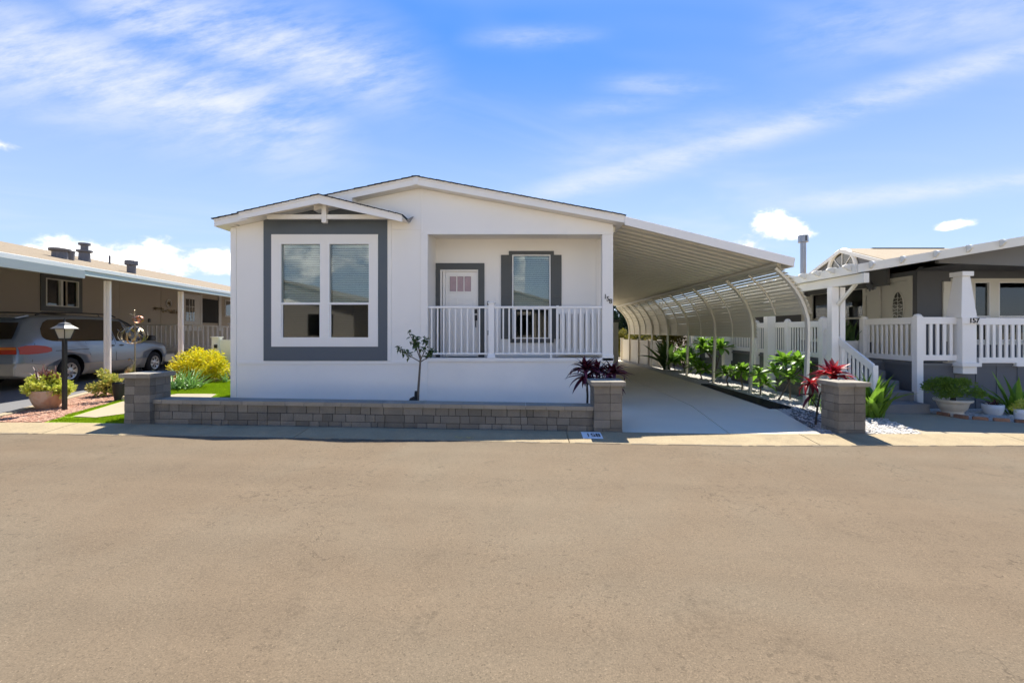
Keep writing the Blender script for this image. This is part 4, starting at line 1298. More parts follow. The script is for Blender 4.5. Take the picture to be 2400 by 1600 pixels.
# decks, skirts, steps
boxpart('deck_floor', M['deckgrey'], gh, XE + 0.02, XS, 9.9, 18, ZD - 0.05, ZD)
boxpart('deck_floor', M['deckgrey'], gh, XD + 0.02, 17, YD + 0.02, 10.8, ZD - 0.05, ZD - 0.003)
boxpart('skirt', GF, gh, XD + 0.05, 17, YD + 0.05, YD + 0.09, -0.05, ZD - 0.05)
boxpart('skirt', GF, gh, XD + 0.05, XD + 0.09, YD + 0.09, 9.9, -0.05, ZD - 0.05)
GS = mat('sage grey skirt', (0.115, 0.13, 0.125), 0.7, 0.06, 2)
boxpart('skirt', GS, gh, XE + 0.05, XE + 0.09, 9.93, 18, 0.22, ZD - 0.05)
boxpart('skirt_base', mat('rough stone base', (0.20, 0.185, 0.165), 0.95, 0.35, 9, 0.8, 25), gh, XE + 0.02, XE + 0.10, 9.93, 18, -0.05, 0.22)
boxpart('skirt', GF, gh, XE + 0.05, XD + 0.05, 9.89, 9.93, -0.05, ZD - 0.05)
for i in range(1, 9):
    x = XD + 0.4 + i * 0.42
    boxpart('skirt_batten', GF, gh, x - 0.03, x + 0.03, YD + 0.038, YD + 0.052, -0.04, ZD - 0.06)
for i in range(4):
    boxpart('step', M['deckgrey'], gh, 6.68, 7.62 + 0.02 * i, 8.42 + 0.37 * i, 9.9, 0.18 * i - 0.02, 0.18 * (i + 1) - 0.006, 0.008)


def picket_rail(par, a, b, zt, zb, pitch, label, w=0.075, post_end=(True, True), tops=0.14, name='deck_railing', bs=0.038):
    """white vinyl railing between a and b; zt and zb may differ at the two ends"""
    a, b = Vector((*a, 0)), Vector((*b, 0))
    za0, zb1 = (zt if isinstance(zt, tuple) else (zt, zt))
    zl0, zl1 = (zb if isinstance(zb, tuple) else (zb, zb))
    d = b - a; L = d.length
    mb = MB()
    hz = Vector((0, 0, tops / 2))
    mb.bar(a + Vector((0, 0, za0)) - hz, b + Vector((0, 0, zb1)) - hz, 0.045, tops)
    r = mb.build(name, M['vinyl'], par, 0.005)
    r['label'] = label
    MB().bar(a + Vector((0, 0, zl0)) + hz * .8, b + Vector((0, 0, zl1)) + hz * .8, 0.042, tops * .8).build('bottom_rail', M['vinyl'], r, 0.005)
    n = max(1, int(L / pitch))
    for i in range(n):
        t = (i + 0.5) / n
        p = a + d * t
        z1 = za0 + (zb1 - za0) * t - tops + 0.03; z0 = zl0 + (zl1 - zl0) * t + tops * .6
        piece('picket', me_bal, r, (p.x, p.y, (z0 + z1) / 2), (bs, bs * 0.5, z1 - z0) if abs(d.x) > abs(d.y) else (bs * 0.4, bs, z1 - z0))
    return r


def vpost(par, x, y, z0, z1, w=0.062):
    p = boxpart('rail_post', M['vinyl'], par, x - w, x + w, y - w, y + w, z0, z1, 0.006)
    MB().lathe([(w * 1.05, z1), (w * 1.05, z1 + 0.02), (w * .75, z1 + 0.04), (0.01, z1 + 0.05)], x, y, 10).build('post_cap', M['vinyl'], p)
    return p


zt_, zb_ = wz(743, YD), wz(847, YD)
picket_rail(gh, (XD + 0.06, YD), (wx(2252, YD), YD), zt_, zb_ + 0.02, 0.128, 'short front run of deck railing left of the column', bs=0.06)
picket_rail(gh, (wx(2292, YD), YD), (13.0, YD), zt_ - 0.015, zb_ - 0.03, 0.122, 'front run of deck railing right of the column', bs=0.06)
picket_rail(gh, (XD, 10.35), (XD, YD + 0.06), zt_, zb_, 0.128, 'side run of deck railing above the steps', bs=0.05)
vpost(gh, XD, YD, -0.03, zt_ + 0.015, 0.065)
vpost(gh, XD, 10.42, ZD, zt_ + 0.015, 0.065)
boxpart('rail_foot', M['vinyl'], gh, wx(2378, YD), wx(2396, YD), YD - 0.04, YD + 0.04, ZD - 0.06, zb_ - 0.02)
# long side deck railing and stair railing
ztl, zbl = 1.775, 0.95
for y0, y1 in ((9.98, 11.25), (11.25, 12.75), (12.75, 14.4), (14.4, 16.2), (16.2, 18.0)):
    picket_rail(gh, (XE, y0 + 0.06), (XE, y1 - 0.06), ztl, zbl, 0.098, 'side deck railing above the flower bed', bs=0.040)
    vpost(gh, XE, y1, ZD - 0.3, ztl + 0.03, 0.06)
vpost(gh, XE, 9.90, -0.02, ztl + 0.04, 0.07)
picket_rail(gh, (XE, 9.82), (XE, 8.50), (1.63, 0.93), (0.95, 0.26), 0.105, 'sloping stair railing', bs=0.045)
boxpart('newel', M['vinyl'], gh, XE - 0.05, XE + 0.05, 8.42, 8.52, -0.02, 0.90, 0.006)
# tapered column standing on the deck edge
yc0 = 8.85
cxa, cxb = wx(2257, yc0), wx(2291, yc0)
def frust(mb, x0, x1, y0, y1, z0, X0, X1, Y0, Y1, z1):
    mb.add([(x0, y0, z0), (x1, y0, z0), (x1, y1, z0), (x0, y1, z0), (X0, Y0, z1), (X1, Y0, z1), (X1, Y1, z1), (X0, Y1, z1)],
           [(0, 3, 2, 1), (4, 5, 6, 7), (0, 1, 5, 4), (1, 2, 6, 5), (2, 3, 7, 6), (3, 0, 4, 7)])
cc_ = MB()
zl_, zm_, zt2 = wz(850, yc0), wz(744, yc0), wz(646, yc0)
frust(cc_, cxa - 0.03, cxb, yc0, yc0 + 0.34, zm_, cxa + 0.055, cxb - 0.07, yc0 + 0.07, yc0 + 0.27, zt2)
frust(cc_, cxa, cxb, yc0 + 0.01, yc0 + 0.33, zl_, cxa, cxb, yc0 + 0.01, yc0 + 0.33, zm_ + 0.001)
col = cc_.build('column', M['vinyl'], gh, 0.006)
boxpart('column_cap', M['vinyl'], col, cxa + 0.02, cxb - 0.035, yc0 + 0.03, yc0 + 0.31, zt2, wz(635, yc0), 0.004)
boxpart('column_base', M['vinyl'], col, cxa - 0.045, cxb + 0.05, yc0 - 0.04, yc0 + 0.38, wz(859, yc0), zl_, 0.004)
boxpart('column_foot', M['vinyl'], col, cxa, cxb - 0.005, yc0 + 0.002, yc0 + 0.32, wz(876, yc0), wz(859, yc0), 0.004)
boxpart('number_board', M['vinyl'], col, cxa - 0.03, cxb + 0.012, yc0 - 0.018, yc0 + 0.005, wz(758.5, yc0), wz(743.5, yc0), 0.003)
me = text_mesh('157', 0.135, 0.005, M['numblack'], bold=0.0025)
o = new_obj('house_numeral', me, col)
o.location = Vector((wx(2280.5, yc0), yc0 - 0.026, wz(751.5, yc0))) - ORG[gh.name]
o.rotation_euler = (R(90), 0, 0)

# ------------------------------------------------------------------ taupe house with parking roof on the left
LA = R(8.3)
LO = Vector((-10.25, 11.0, 0.17))
ca, sa_ = math.cos(LA), math.sin(LA)
def ls(px, d):
    """distance along the left house's long axis at which offset d from its post row meets image column px"""
    k_ = (px - VX) / FPX
    return (k_ * (LO.y - d * sa_) - LO.x + d * ca) / (-sa_ - k_ * ca)
def lY(s, d): return LO.y + s * ca - d * sa_
def lz_(py, px, d): return H + (VY - py) * lY(ls(px, d), d) / FPX - LO.z
lh = thing('taupe_house', 'long taupe house with tan shingle roof and mint trimmed parking roof on white posts', 'house', LO, LA, local=True)
DW = 4.4
w0s, w1s = ls(94, DW), ls(191, DW)
wzt, wzb = lz_(644, 142, DW), lz_(730, 142, DW)
iw0, iw1 = w0s + 0.16, w1s - 0.16
mb = MB()
dA, dB = ls(428, DW), ls(457, DW)
mb.box(-DW - .14, -DW, -9, iw0, 0, 3.72); mb.box(-DW - .14, -DW, iw0, iw1, wzt - .16, 3.72); mb.box(-DW - .14, -DW, iw0, iw1, 0, wzb + .16)
mb.box(-DW - .14, -DW, iw1, 20, 0, 3.72)
mb.box(-DW - 6, -DW - .14, -9, -8.9, 0, 3.0); mb.box(-DW - 6, -DW - 0.14, 19.9, 20, 0, 3.0)
mb.build('wall', M['taupe'], lh)
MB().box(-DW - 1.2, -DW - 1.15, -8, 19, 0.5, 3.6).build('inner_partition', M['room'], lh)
for s0 in (-5, -2.6, -0.2, 2.2, 4.6, 7.0, 9.4):
    boxpart('wall_batten', M['taupe'], lh, -DW, -DW + 0.012, s0 - 0.03, s0 + 0.03, 0.05, 3.7)
# window
fr = MB()
fr.box(-DW, -DW + 0.03, w0s, iw0, wzb, wzt); fr.box(-DW, -DW + 0.03, iw1, w1s, wzb, wzt)
fr.box(-DW, -DW + 0.03, iw0, iw1, wzt - .16, wzt); fr.box(-DW, -DW + 0.03, iw0, iw1, wzb, wzb + .16)
lw = fr.build('window', M['shutter'], lh)
vf = MB()
t = 0.03
a0, a1, b0, b1 = iw0, iw1, wzb + .16, wzt - .16
mid = a0 + (a1 - a0) * 0.46
vf.box(-DW - .05, -DW + .045, a0, a0 + t, b0, b1); vf.box(-DW - .05, -DW + .045, a1 - t, a1, b0, b1); vf.box(-DW - .05, -DW + .046, mid - .04, mid + .04, b0, b1)
vf.box(-DW - .05, -DW + .044, a0, a1, b0, b0 + t); vf.box(-DW - .05, -DW + .044, a0, a1, b1 - t, b1)
vf.build('frame', M['cream'], lw)
MB().box(-DW - .03, -DW - .02, a0 + t, mid - .04, b0 + t, b1 - t).build('pane', M['glass'], lw)
MB().box(-DW - .03, -DW - .02, mid + .04, a1 - t, b0 + t, b1 - t).build('pane', M['screen'], lw)
# door, side screens
def lbox(name, m, px0, px1, py0, py1, d0, d1, par=None):
    s0, s1 = ls(px0, DW), ls(px1, DW)
    z1, z0 = lz_(py0, px0, DW), lz_(py1, px0, DW)
    return boxpart(name, m, par or lh, -DW + d0, -DW + d1, s0, s1, z0, z1)
ld = lbox('door', M['taupewhite'], 428, 466, 687, 775, 0.0, 0.05)
lbox('door_glass', M['carglass'], 433, 453, 700, 752, 0.05, 0.06, ld)
for p in (440, 446.5):
    lbox('muntin', M['taupewhite'], p, p + 1.0, 700, 752, 0.06, 0.07, ld)
for p in (717, 735):
    lbox('muntin', M['taupewhite'], 433, 453, p, p + 1.2, 0.06, 0.072, ld)
lbox('trim_board', M['taupewhite'], 467, 472, 690, 775, 0.0, 0.05)
sc2 = lbox('screen_panel', M['room'], 473, 510, 699, 756, 0.01, 0.03)
lbox('trim_board', M['taupewhite'], 511, 517, 692, 775, 0.0, 0.05)
lbox('window_frame', M['taupewhite'], 526, 541, 702, 742, 0.0, 0.03)
lbox('dark_glass', M['carglass'], 528, 541, 705, 739, 0.03, 0.04)
# wall ornaments
oy, oz_ = ls(394, DW), lz_(711, 394, DW)
pl_ = MB()
pl_.tube([(-DW + 0.03, oy + 0.17 * math.cos(a * math.pi / 8), oz_ + 0.17 * math.sin(a * math.pi / 8)) for a in range(17)], 0.025, 6, caps=False)
pl_.build('round_plaque', M['taupewhite'], lh)
fs_ = MB()
fs_.tube([(-DW + 0.03, oy - 0.10, oz_ - 0.02), (-DW + 0.035, oy - 0.02, oz_ + 0.02), (-DW + 0.035, oy + 0.06, oz_ - 0.02), (-DW + 0.03, oy + 0.11, oz_ + 0.03)], [0.01, 0.05, 0.04, 0.015], 6)
fs_.build('plaque_figure', M['brass'], lh)
lf = MB()
ly_, lz2 = ls(393, DW), lz_(729, 393, DW)
rq = random.Random(3)
for i in range(34):
    t = rq.uniform(-1, 1)
    yy_, zz_ = ly_ + t * 0.95, lz2 + rq.uniform(-0.07, 0.07) - 0.06 * t
    a = rq.uniform(0, 6.28); L = 0.11
    c_, s2 = math.cos(a) * L, math.sin(a) * L * .6
    lf.add([(-DW + .02, yy_ - c_, zz_ - s2), (-DW + .06, yy_ + s2 * .4, zz_ - c_ * .4), (-DW + .03, yy_ + c_, zz_ + s2), (-DW + .07, yy_ - s2 * .4, zz_ + c_ * .4)], [(0, 1, 2, 3)])
lf.build('leaf_spray', M['brass'], lh, fixn=False)
boxpart('meter_box', M['shutter'], lh, -DW, -DW + 0.06, ls(347, DW), ls(350, DW), lz_(755, 347, DW), lz_(747, 347, DW))
# roof planes, each course of tan shingles a strip
ZE, ZRG, DR = 2.80, 4.08, 5.2
S0, S1 = -9.3, 20.3
MB().prism([(0.30, ZE), (-DR, ZRG), (-DR, ZRG - .12), (0.30, ZE - .04)], S0, S1).build('roof', M['tanroof'], lh)
MB().prism([(-DR, ZRG), (-2 * DR - .3, ZE), (-2 * DR - .3, ZE - .1), (-DR, ZRG - .12)], S0, S1).build('roof_slope', M['tanroof'], lh)
nl = 30
me_ts = unit_box('shingle_course', M['tanroof'], 0.0)
angr = math.atan2(ZRG - ZE, DR + 0.30)
for i in range(nl):
    t = (i + 0.5) / nl
    x, z = 0.30 - (DR + .30) * t, ZE + (ZRG - ZE) * t
    piece('shingle_course', me_ts, lh, (x, (S0 + S1) / 2, z + 0.006), ((DR + .3) / nl * 1.06 / math.cos(angr), S1 - S0, 0.014), (0, angr + 0.055, 0))
MB().prism([(0.25, ZE - 0.17), (-DW - 0.1, ZE - 0.17 + 0.232 * (DW + 0.35)), (-DW - 0.1, ZE - 0.14 + 0.232 * (DW + 0.35)), (0.25, ZE - 0.14)], S0 + .1, S1 - .1).build('soffit', M['taupewhite'], lh)
sj = ls(160, 0.0)
boxpart('fascia', M['mintpale'], lh, 0.27, 0.335, S0, S1, ZE - 0.075, ZE + 0.012, 0.004)
boxpart('gutter', M['mint'], lh, 0.25, 0.315, sj, S1, ZE - 0.165, ZE - 0.077, 0.004)
boxpart('gutter_lip', M['mint'], lh, 0.25, 0.33, sj, S1, ZE - 0.19, ZE - 0.167, 0.004)
boxpart('fascia_board', M['tealboard'], lh, 0.24, 0.34, S0, sj - 0.012, ZE - 0.26, ZE - 0.077, 0.004)
# roof vents
def rvent(px, py_base, kind):
    # where the image column meets the roof plane at height of py_base: march up the slope
    best = None
    for i in range(200):
        d = -0.2 + 5.2 * i / 200
        s = ls(px, d); Y = lY(s, d)
        z = ZE + (ZRG - ZE) * (d + 0.30) / (DR + 0.30)
        py = VY - (z + LO.z - H) * FPX / Y
        if best is None or abs(py - py_base) < best[0]: best = (abs(py - py_base), d, s, z)
    _, d, s, z = best
    x = -d
    mb = MB()
    if kind == 'box':
        mb.lathe([(0.17, z - .2), (0.15, z + 0.18), (0.21, z + 0.19), (0.22, z + 0.24), (0.19, z + 0.26)], x, s, 14)
    elif kind == 'small':
        mb.lathe([(0.09, z - .2), (0.12, z + 0.2), (0.13, z + 0.21), (0.13, z + 0.24)], x, s, 12)
    elif kind == 'tall':
        mb.lathe([(0.15, z - .2), (0.13, z + 0.26), (0.19, z + 0.28), (0.19, z + 0.33), (0.09, z + 0.34), (0.09, z + 0.47), (0.14, z + 0.48), (0.14, z + 0.54)], x, s, 14)
    elif kind == 'pipe':
        mb.lathe([(0.03, z - .1), (0.03, z + 0.32)], x, s, 8)
    else:
        mb.lathe([(0.10, z - .2), (0.10, z + 0.22), (0.15, z + 0.23), (0.15, z + 0.34), (0.13, z + 0.36)], x, s, 12)
    mb.build('roof_vent', M['roofvent'], lh)
M['roofvent'] = mat('painted vent metal', (0.16, 0.15, 0.15), 0.5, 0.1, 6, metal=0.3)
rvent(140, 606, 'box'); rvent(161, 610, 'small'); rvent(198, 613, 'tall'); rvent(257, 620, 'pipe'); rvent(308, 641, 'cap')
# posts of the parking roof: two joined tubes each
for px in (252, 423.5, 546):
    s = ls(px, 0.0)
    p = MB()
    for k_ in (-0.055, 0.055):
        p.box(-0.048, 0.048, s + k_ - 0.047, s + k_ + 0.047, -0.01, ZE - 0.19)
    for k_ in (-0.055, 0.055):
        p.box(k_ - 0.047, k_ + 0.047, s - 0.10, s - 0.0, -0.01, ZE - 0.19) if False else None
    pc_ = MB()
    pc_.box(-0.070, -0.006, s - 0.03, s + 0.03, -0.01, ZE - 0.19); pc_.box(0.006, 0.070, s - 0.03, s + 0.03, -0.01, ZE - 0.19); pc_.box(-0.006, 0.006, s - 0.018, s + 0.018, -0.01, ZE - 0.19)
    pc_.build('post', M['vinyl'], lh, 0.006)
# rear deck with turned railing
def w2l(x, y):
    v_ = Vector((x - LO.x, y - LO.y, 0))
    return (v_.x * ca + v_.y * sa_, -v_.x * sa_ + v_.y * ca)
A_, B_, C_ = w2l(-14.7, 16.3), w2l(-12.35, 16.55), w2l(-10.6, 16.9)
zr = H + (VY - 761) * 16.4 / FPX - LO.z
zq = H + (VY - 817) * 16.4 / FPX - LO.z
boxpart('deck', M['taupewhite'], lh, -DW, B_[0], A_[1] + 0.15, A_[1] + 4, zq - 0.35, zq - 0.12)
def thinrail(a, b, z0t, z1t, z0b, z1b, n, label):
    mb = MB().bar((*a, z0t), (*b, z1t), 0.06, 0.045)
    r = mb.build('deck_railing', M['taupewhite'], lh); r['label'] = label
    MB().bar((*a, z0b), (*b, z1b), 0.05, 0.05).build('bottom_rail', M['taupewhite'], r)
    la = MB()
    m_ = n * 3
    for i in range(m_):
        t = (i + .5) / m_
        x, y = a[0] + (b[0] - a[0]) * t, a[1] + (b[1] - a[1]) * t
        zb3 = z0b + (z1b - z0b) * t
        la.tube([(x + 0.035 * math.cos(q), y, zb3 + 0.10 + 0.045 * math.sin(q)) for q in (0, 1.05, 2.1, 3.14, 4.2, 5.25, 6.28)], 0.008, 4, caps=False)
    la.build('lattice_trim', M['taupewhite'], r, kind='stuff')
    for i in range(n):
        t = (i + .5) / n
        x, y = a[0] + (b[0] - a[0]) * t, a[1] + (b[1] - a[1]) * t
        zt3, zb3 = z0t + (z1t - z0t) * t, z0b + (z1b - z0b) * t
        piece('baluster', me_bal2, r, (x, y, (zt3 + zb3) / 2), (0.055, 0.04, zt3 - zb3))
me_bal2 = unit_box('baluster', M['taupewhite'], 0.06)
thinrail(A_, B_, zr, zr, zq, zq, 15, 'grey white deck railing beyond the van')
thinrail(B_, C_, zr, zr - 0.10, zq, zq - 0.08, 11, 'ramp railing dropping to the right')
D_, E_ = w2l(-12.2, 18.4), w2l(-10.6, 18.6)
thinrail(D_, E_, zr + 0.08, zr + 0.06, zq, zq, 12, 'back railing of the deck')

# white side gate between the two houses
gy = 13.0
gz0 = zg(-9)
gateo = thing('vinyl_gate', 'white vinyl side gate with black latch between the houses', 'gate', (-8.6, gy, gz0))
gxa, gxb = wx(500, gy), wx(560, gy)
boxpart('gate_post', M['vinyl'], gateo, gxa, wx(517, gy), gy - 0.08, gy + 0.08, gz0 - 0.02, wz(791, gy), 0.006)
boxpart('post_cap', M['vinyl'], gateo, gxa - 0.02, wx(517, gy) + 0.02, gy - 0.1, gy + 0.1, wz(791, gy), wz(789, gy))
boxpart('gate_panel', M['vinyl'], gateo, wx(517, gy), gxb, gy - 0.02, gy + 0.02, gz0 + 0.05, wz(796, gy))
boxpart('latch', M['black'], gateo, wx(508.5, gy), wx(514, gy), gy - 0.13, gy - 0.08, wz(815, gy), wz(807, gy))

# ------------------------------------------------------------------ minivan
VL = 5.05
van_front = Vector((-12.1 - 0.0 * 0, 14.7, LO.z))
van = thing('minivan', 'silver blue minivan with beige lower body parked under the left parking roof', 'minivan', (-12.83, 12.86, LO.z), LA, local=True)
van.scale = (1.06, 1.06, 1.06)
# local frame: +y forward, +x the side that faces the camera; origin under the middle of the van
HWM = 0.93
st = [  # y, z top, half width at roof, z belt, half width at belt, z of the widest line, half width, z bottom
    (-2.52, 0.62, 0.80, 0.60, 0.84, 0.52, 0.87, 0.36),
    (-2.48, 0.98, 0.76, 0.94, 0.855, 0.66, 0.90, 0.30),
    (-2.40, 1.10, 0.72, 1.02, 0.87, 0.68, 0.915, 0.27),
    (-2.18, 1.52, 0.66, 1.04, 0.88, 0.70, 0.925, 0.25),
    (-2.02, 1.64, 0.64, 1.04, 0.89, 0.70, 0.93, 0.24),
    (-1.60, 1.685, 0.64, 1.03, 0.895, 0.70, 0.93, 0.22),
    (-0.80, 1.715, 0.65, 1.02, 0.90, 0.70, 0.93, 0.22),
    (0.10, 1.705, 0.65, 1.00, 0.90, 0.70, 0.93, 0.22),
    (0.55, 1.665, 0.635, 0.99, 0.895, 0.70, 0.93, 0.22),
    (0.95, 1.53, 0.615, 0.985, 0.89, 0.70, 0.93, 0.22),
    (1.50, 1.20, 0.64, 0.98, 0.875, 0.69, 0.925, 0.22),
    (1.72, 1.075, 0.67, 0.965, 0.865, 0.68, 0.92, 0.22),
    (2.10, 0.985, 0.66, 0.91, 0.83, 0.67, 0.89, 0.23),
    (2.35, 0.90, 0.58, 0.84, 0.74, 0.65, 0.80, 0.25),
    (2.50, 0.72, 0.46, 0.68, 0.58, 0.58, 0.64, 0.30),
    (2.54, 0.58, 0.40, 0.56, 0.50, 0.50, 0.54, 0.34)]
bm = bmesh.new()
rings = []
for (y, zt3, hr, zb3, hb, zw, hw_, z0) in st:
    prof = [(0, zt3), (hr * .6, zt3 - 0.006), (hr * 0.93, zt3 - 0.03), (hr, zt3 - min(0.07, (zt3 - zb3) * .4)), (hb, zb3), ((hb + hw_) / 2 + 0.01, (zb3 + zw) / 2), (hw_, zw), (hw_, min(zw - .02, 0.53)), (hw_ - 0.006, min(zw - .04, 0.50)), (hw_ - 0.03, (z0 + .5) / 2), (hw_ - 0.08, z0), (0, z0 - .0)]
    ring_ = [bm.verts.new((x, y, z)) for (x, z) in prof] + [bm.verts.new((-x, y, z)) for (x, z) in reversed(prof[1:-1])]
    rings.append(ring_)
np_ = len(rings[0])
for a, b in zip(rings[:-1], rings[1:]):
    for i in range(np_):
        f = bm.faces.new((a[i], a[(i + 1) % np_], b[(i + 1) % np_], b[i]))
        f.smooth = True
bm.faces.new(rings[0]); bm.faces.new(rings[-1])
bmesh.ops.recalc_face_normals(bm, faces=bm.faces)
for f in bm.faces:
    if f.calc_center_median().z < 0.505: f.material_index = 1
    f.smooth = True
body_me = bpy.data.meshes.new('body'); bm.to_mesh(body_me); bm.free()
body_me.materials.append(M['silver']); body_me.materials.append(M['carbeige']); body_me.materials.append(M['black'])
body = new_obj('body', body_me, van)
WY = (-1.42, 1.62); WR = 0.335
cut = MB()
for y in WY:
    for sx in (-1, 1):
        n = 28
        vs = [(sx * 0.62, y + 0.405 * math.cos(2 * math.pi * k_ / n), 0.335 + 0.405 * math.sin(2 * math.pi * k_ / n)) for k_ in range(n)] + \
             [(sx * 1.2, y + 0.405 * math.cos(2 * math.pi * k_ / n), 0.335 + 0.405 * math.sin(2 * math.pi * k_ / n)) for k_ in range(n)]
        cut.add(vs, [tuple(range(n)), tuple(range(2 * n - 1, n - 1, -1))] + [(i, (i + 1) % n, (i + 1) % n + n, i + n) for i in range(n)])
cut_me = cut.mesh('cut', M['black'])
bmc = bmesh.new(); bmc.from_mesh(cut_me); bmesh.ops.recalc_face_normals(bmc, faces=bmc.faces); bmc.to_mesh(cut_me); bmc.free()
cut_o = bpy.data.objects.new('cutter', cut_me); COL.objects.link(cut_o)
tmp_b = bpy.data.objects.new('tmpb', body_me); COL.objects.link(tmp_b)
mod = tmp_b.modifiers.new('b', 'BOOLEAN'); mod.operation = 'DIFFERENCE'; mod.object = cut_o; mod.solver = 'EXACT'
dg = bpy.context.evaluated_depsgraph_get()
res = bpy.data.meshes.new_from_object(tmp_b.evaluated_get(dg))
if len(res.polygons) > 50:
    body.data = res; res.name = 'body'
    if len(res.materials) < 3:
        pass
bpy.data.objects.remove(tmp_b); bpy.data.objects.remove(cut_o)

def interp(y, idx):
    for a, b in zip(st[:-1], st[1:]):
        if a[0] <= y <= b[0]:
            t = (y - a[0]) / (b[0] - a[0]); return a[idx] + (b[idx] - a[idx]) * t
    return st[-1][idx]
def side_x(y, z):
    zt3, hr, zb3, hb, zw, hw_ = (interp(y, i) for i in (1, 2, 3, 4, 5, 6))
    ztop = zt3 - min(0.07, (zt3 - zb3) * .4)
    if z >= zb3:
        t = (z - zb3) / max(1e-3, ztop - zb3); return hb + (hr - hb) * min(1, t)
    if z >= zw: 
        t = (z - zw) / max(1e-3, zb3 - zw); return hw_ + (hb - hw_) * t
    return hw_
def side_patch(name, m, pts, off=0.006, par=None, n=10):
    """patch lying on the van's right-hand side; pts: outline as (y, z_low, z_high) samples"""
    mb = MB(); vs = []
    for (y, zl3, zh3) in pts:
        for k_ in range(4):
            z = zl3 + (zh3 - zl3) * k_ / 3
            vs.append((side_x(y, z) + off, y, z))
    fs = []
    for i in range(len(pts) - 1):
        for k_ in range(3): fs.append((i * 4 + k_, i * 4 + k_ + 1, (i + 1) * 4 + k_ + 1, (i + 1) * 4 + k_))
    return mb.add(vs, fs).build(name, m, par or body, smooth=True)
def lerp(a, b, t): return a + (b - a) * t
CG = M['carglass']
side_patch('side_window', CG, [(-2.02, 1.16, 1.22), (-1.98, 1.11, 1.36), (-1.88, 1.075, 1.50), (-1.75, 1.065, 1.565), (-1.2, 1.055, 1.595), (-0.6, 1.05, 1.605), (-0.10, 1.045, 1.60), (-0.05, 1.06, 1.585), (-0.035, 1.10, 1.54)])
side_patch('front_window', CG, [(0.06, 1.04, 1.585), (0.10, 1.03, 1.595), (0.5, 1.025, 1.575), (0.75, 1.02, 1.52), (1.05, 1.015, 1.36), (1.35, 1.01, 1.19), (1.52, 1.01, 1.09), (1.60, 1.012, 1.03)])
rg = MB()   # tinted rear window, on the sloping tail
rw = []
for (y, z, hw_) in ((-2.408, 1.13, 0.70), (-2.365, 1.22, 0.69), (-2.30, 1.34, 0.66), (-2.215, 1.49, 0.61)):
    for k_ in range(5): rw.append((-hw_ + 2 * hw_ * k_ / 4, y - 0.012 - 0.01, z))
rg.add(rw, [(i * 5 + k_, i * 5 + k_ + 1, (i + 1) * 5 + k_ + 1, (i + 1) * 5 + k_) for i in range(3) for k_ in range(4)])
rg.build('rear_window', CG, body, smooth=True)
MB().prism([(-2.26, 1.60), (-2.02, 1.665), (-2.0, 1.64), (-2.22, 1.575)], -0.55, 0.55, axis='x').build('spoiler', M['silver'], body)
ws = MB()
wv = []
for (y, z, hw_) in ((0.60, 1.645, 0.58), (0.98, 1.52, 0.57), (1.5, 1.215, 0.60), (1.70, 1.092, 0.63)):
    for k_ in range(5): wv.append((-hw_ + 2 * hw_ * k_ / 4, y + 0.006, z + 0.010))
ws.add(wv, [(i * 5 + k_, i * 5 + k_ + 1, (i + 1) * 5 + k_ + 1, (i + 1) * 5 + k_) for i in range(3) for k_ in range(4)])
ws.build('windscreen', CG, body, smooth=True)
side_patch('tail_light', M['tail'], [(-2.475, 0.80, 0.95), (-2.36, 0.79, 0.985), (-2.2, 0.795, 0.985), (-2.04, 0.81, 0.96), (-1.93, 0.84, 0.91)], 0.024)
rt = MB()
rt.add([(0.30, -2.525, 0.80), (0.875, -2.500, 0.80), (0.865, -2.500, 0.955), (0.30, -2.520, 0.955)], [(0, 1, 2, 3)])
rt.build('rear_lamp', M['tail'], body, fixn=False)
MB().add([(0.30, -2.530, 0.90), (0.87, -2.506, 0.90), (0.865, -2.506, 0.945), (0.30, -2.526, 0.945)], [(0, 1, 2, 3)]).build('indicator', M['amber'], body, fixn=False)
side_patch('headlight', M['clearlamp'], [(2.16, 0.72, 0.86), (2.26, 0.70, 0.86), (2.36, 0.69, 0.83)], 0.010)
side_patch('side_moulding', M['black'], [(-1.85, 0.835, 0.85), (-0.9, 0.845, 0.858)], 0.010)
for y0, y1 in ((-0.22, -0.05), (0.12, 0.29)):
    side_patch('door_handle', M['black'], [(y0, 0.90, 0.925), ((y0 + y1) / 2, 0.888, 0.94), (y1, 0.90, 0.925)], 0.016)
def seam(pts):
    mb = MB(); mb.tube([(side_x(y, z) + 0.001, y, z) for y, z in pts], 0.005, 4, caps=False); mb.build('door_seam', M['black'], body)
seam([(0.02, 1.62), (0.01, 1.3), (0.0, 1.0), (0.0, 0.7), (0.0, 0.52)])
seam([(-0.98, 1.03), (-0.93, 0.85), (-0.86, 0.70)])
seam([(1.20, 1.02), (1.22, 0.8), (1.16, 0.53)])
seam([(-2.2, 1.03), (-2.25, 0.78), (-2.28, 0.62)])
bmp = MB()
bmp.prism([(-2.60, 0.34), (-2.60, 0.52), (-2.56, 0.60), (-2.40, 0.61), (-2.05, 0.55), (-2.05, 0.36), (-2.4, 0.28)], -0.945, 0.945, axis='x')
bmp.build('rear_bumper', M['carbeige'], body, 0.02)
fb = MB()
fb.prism([(2.58, 0.34), (2.58, 0.50), (2.52, 0.58), (2.10, 0.56), (2.05, 0.45), (2.05, 0.33), (2.5, 0.26)], -0.93, 0.93, axis='x')
fb.build('front_bumper', M['carbeige'], body, 0.02)
rk = MB()
for sx in (-0.56, 0.56):
    rk.tube([(sx, -1.9, 1.67), (sx, -1.75, 1.735), (sx, -0.8, 1.765), (sx, 0.3, 1.755), (sx, 0.5, 1.69)], 0.018, 6)
rk.build('roof_rail', M['black'], body)
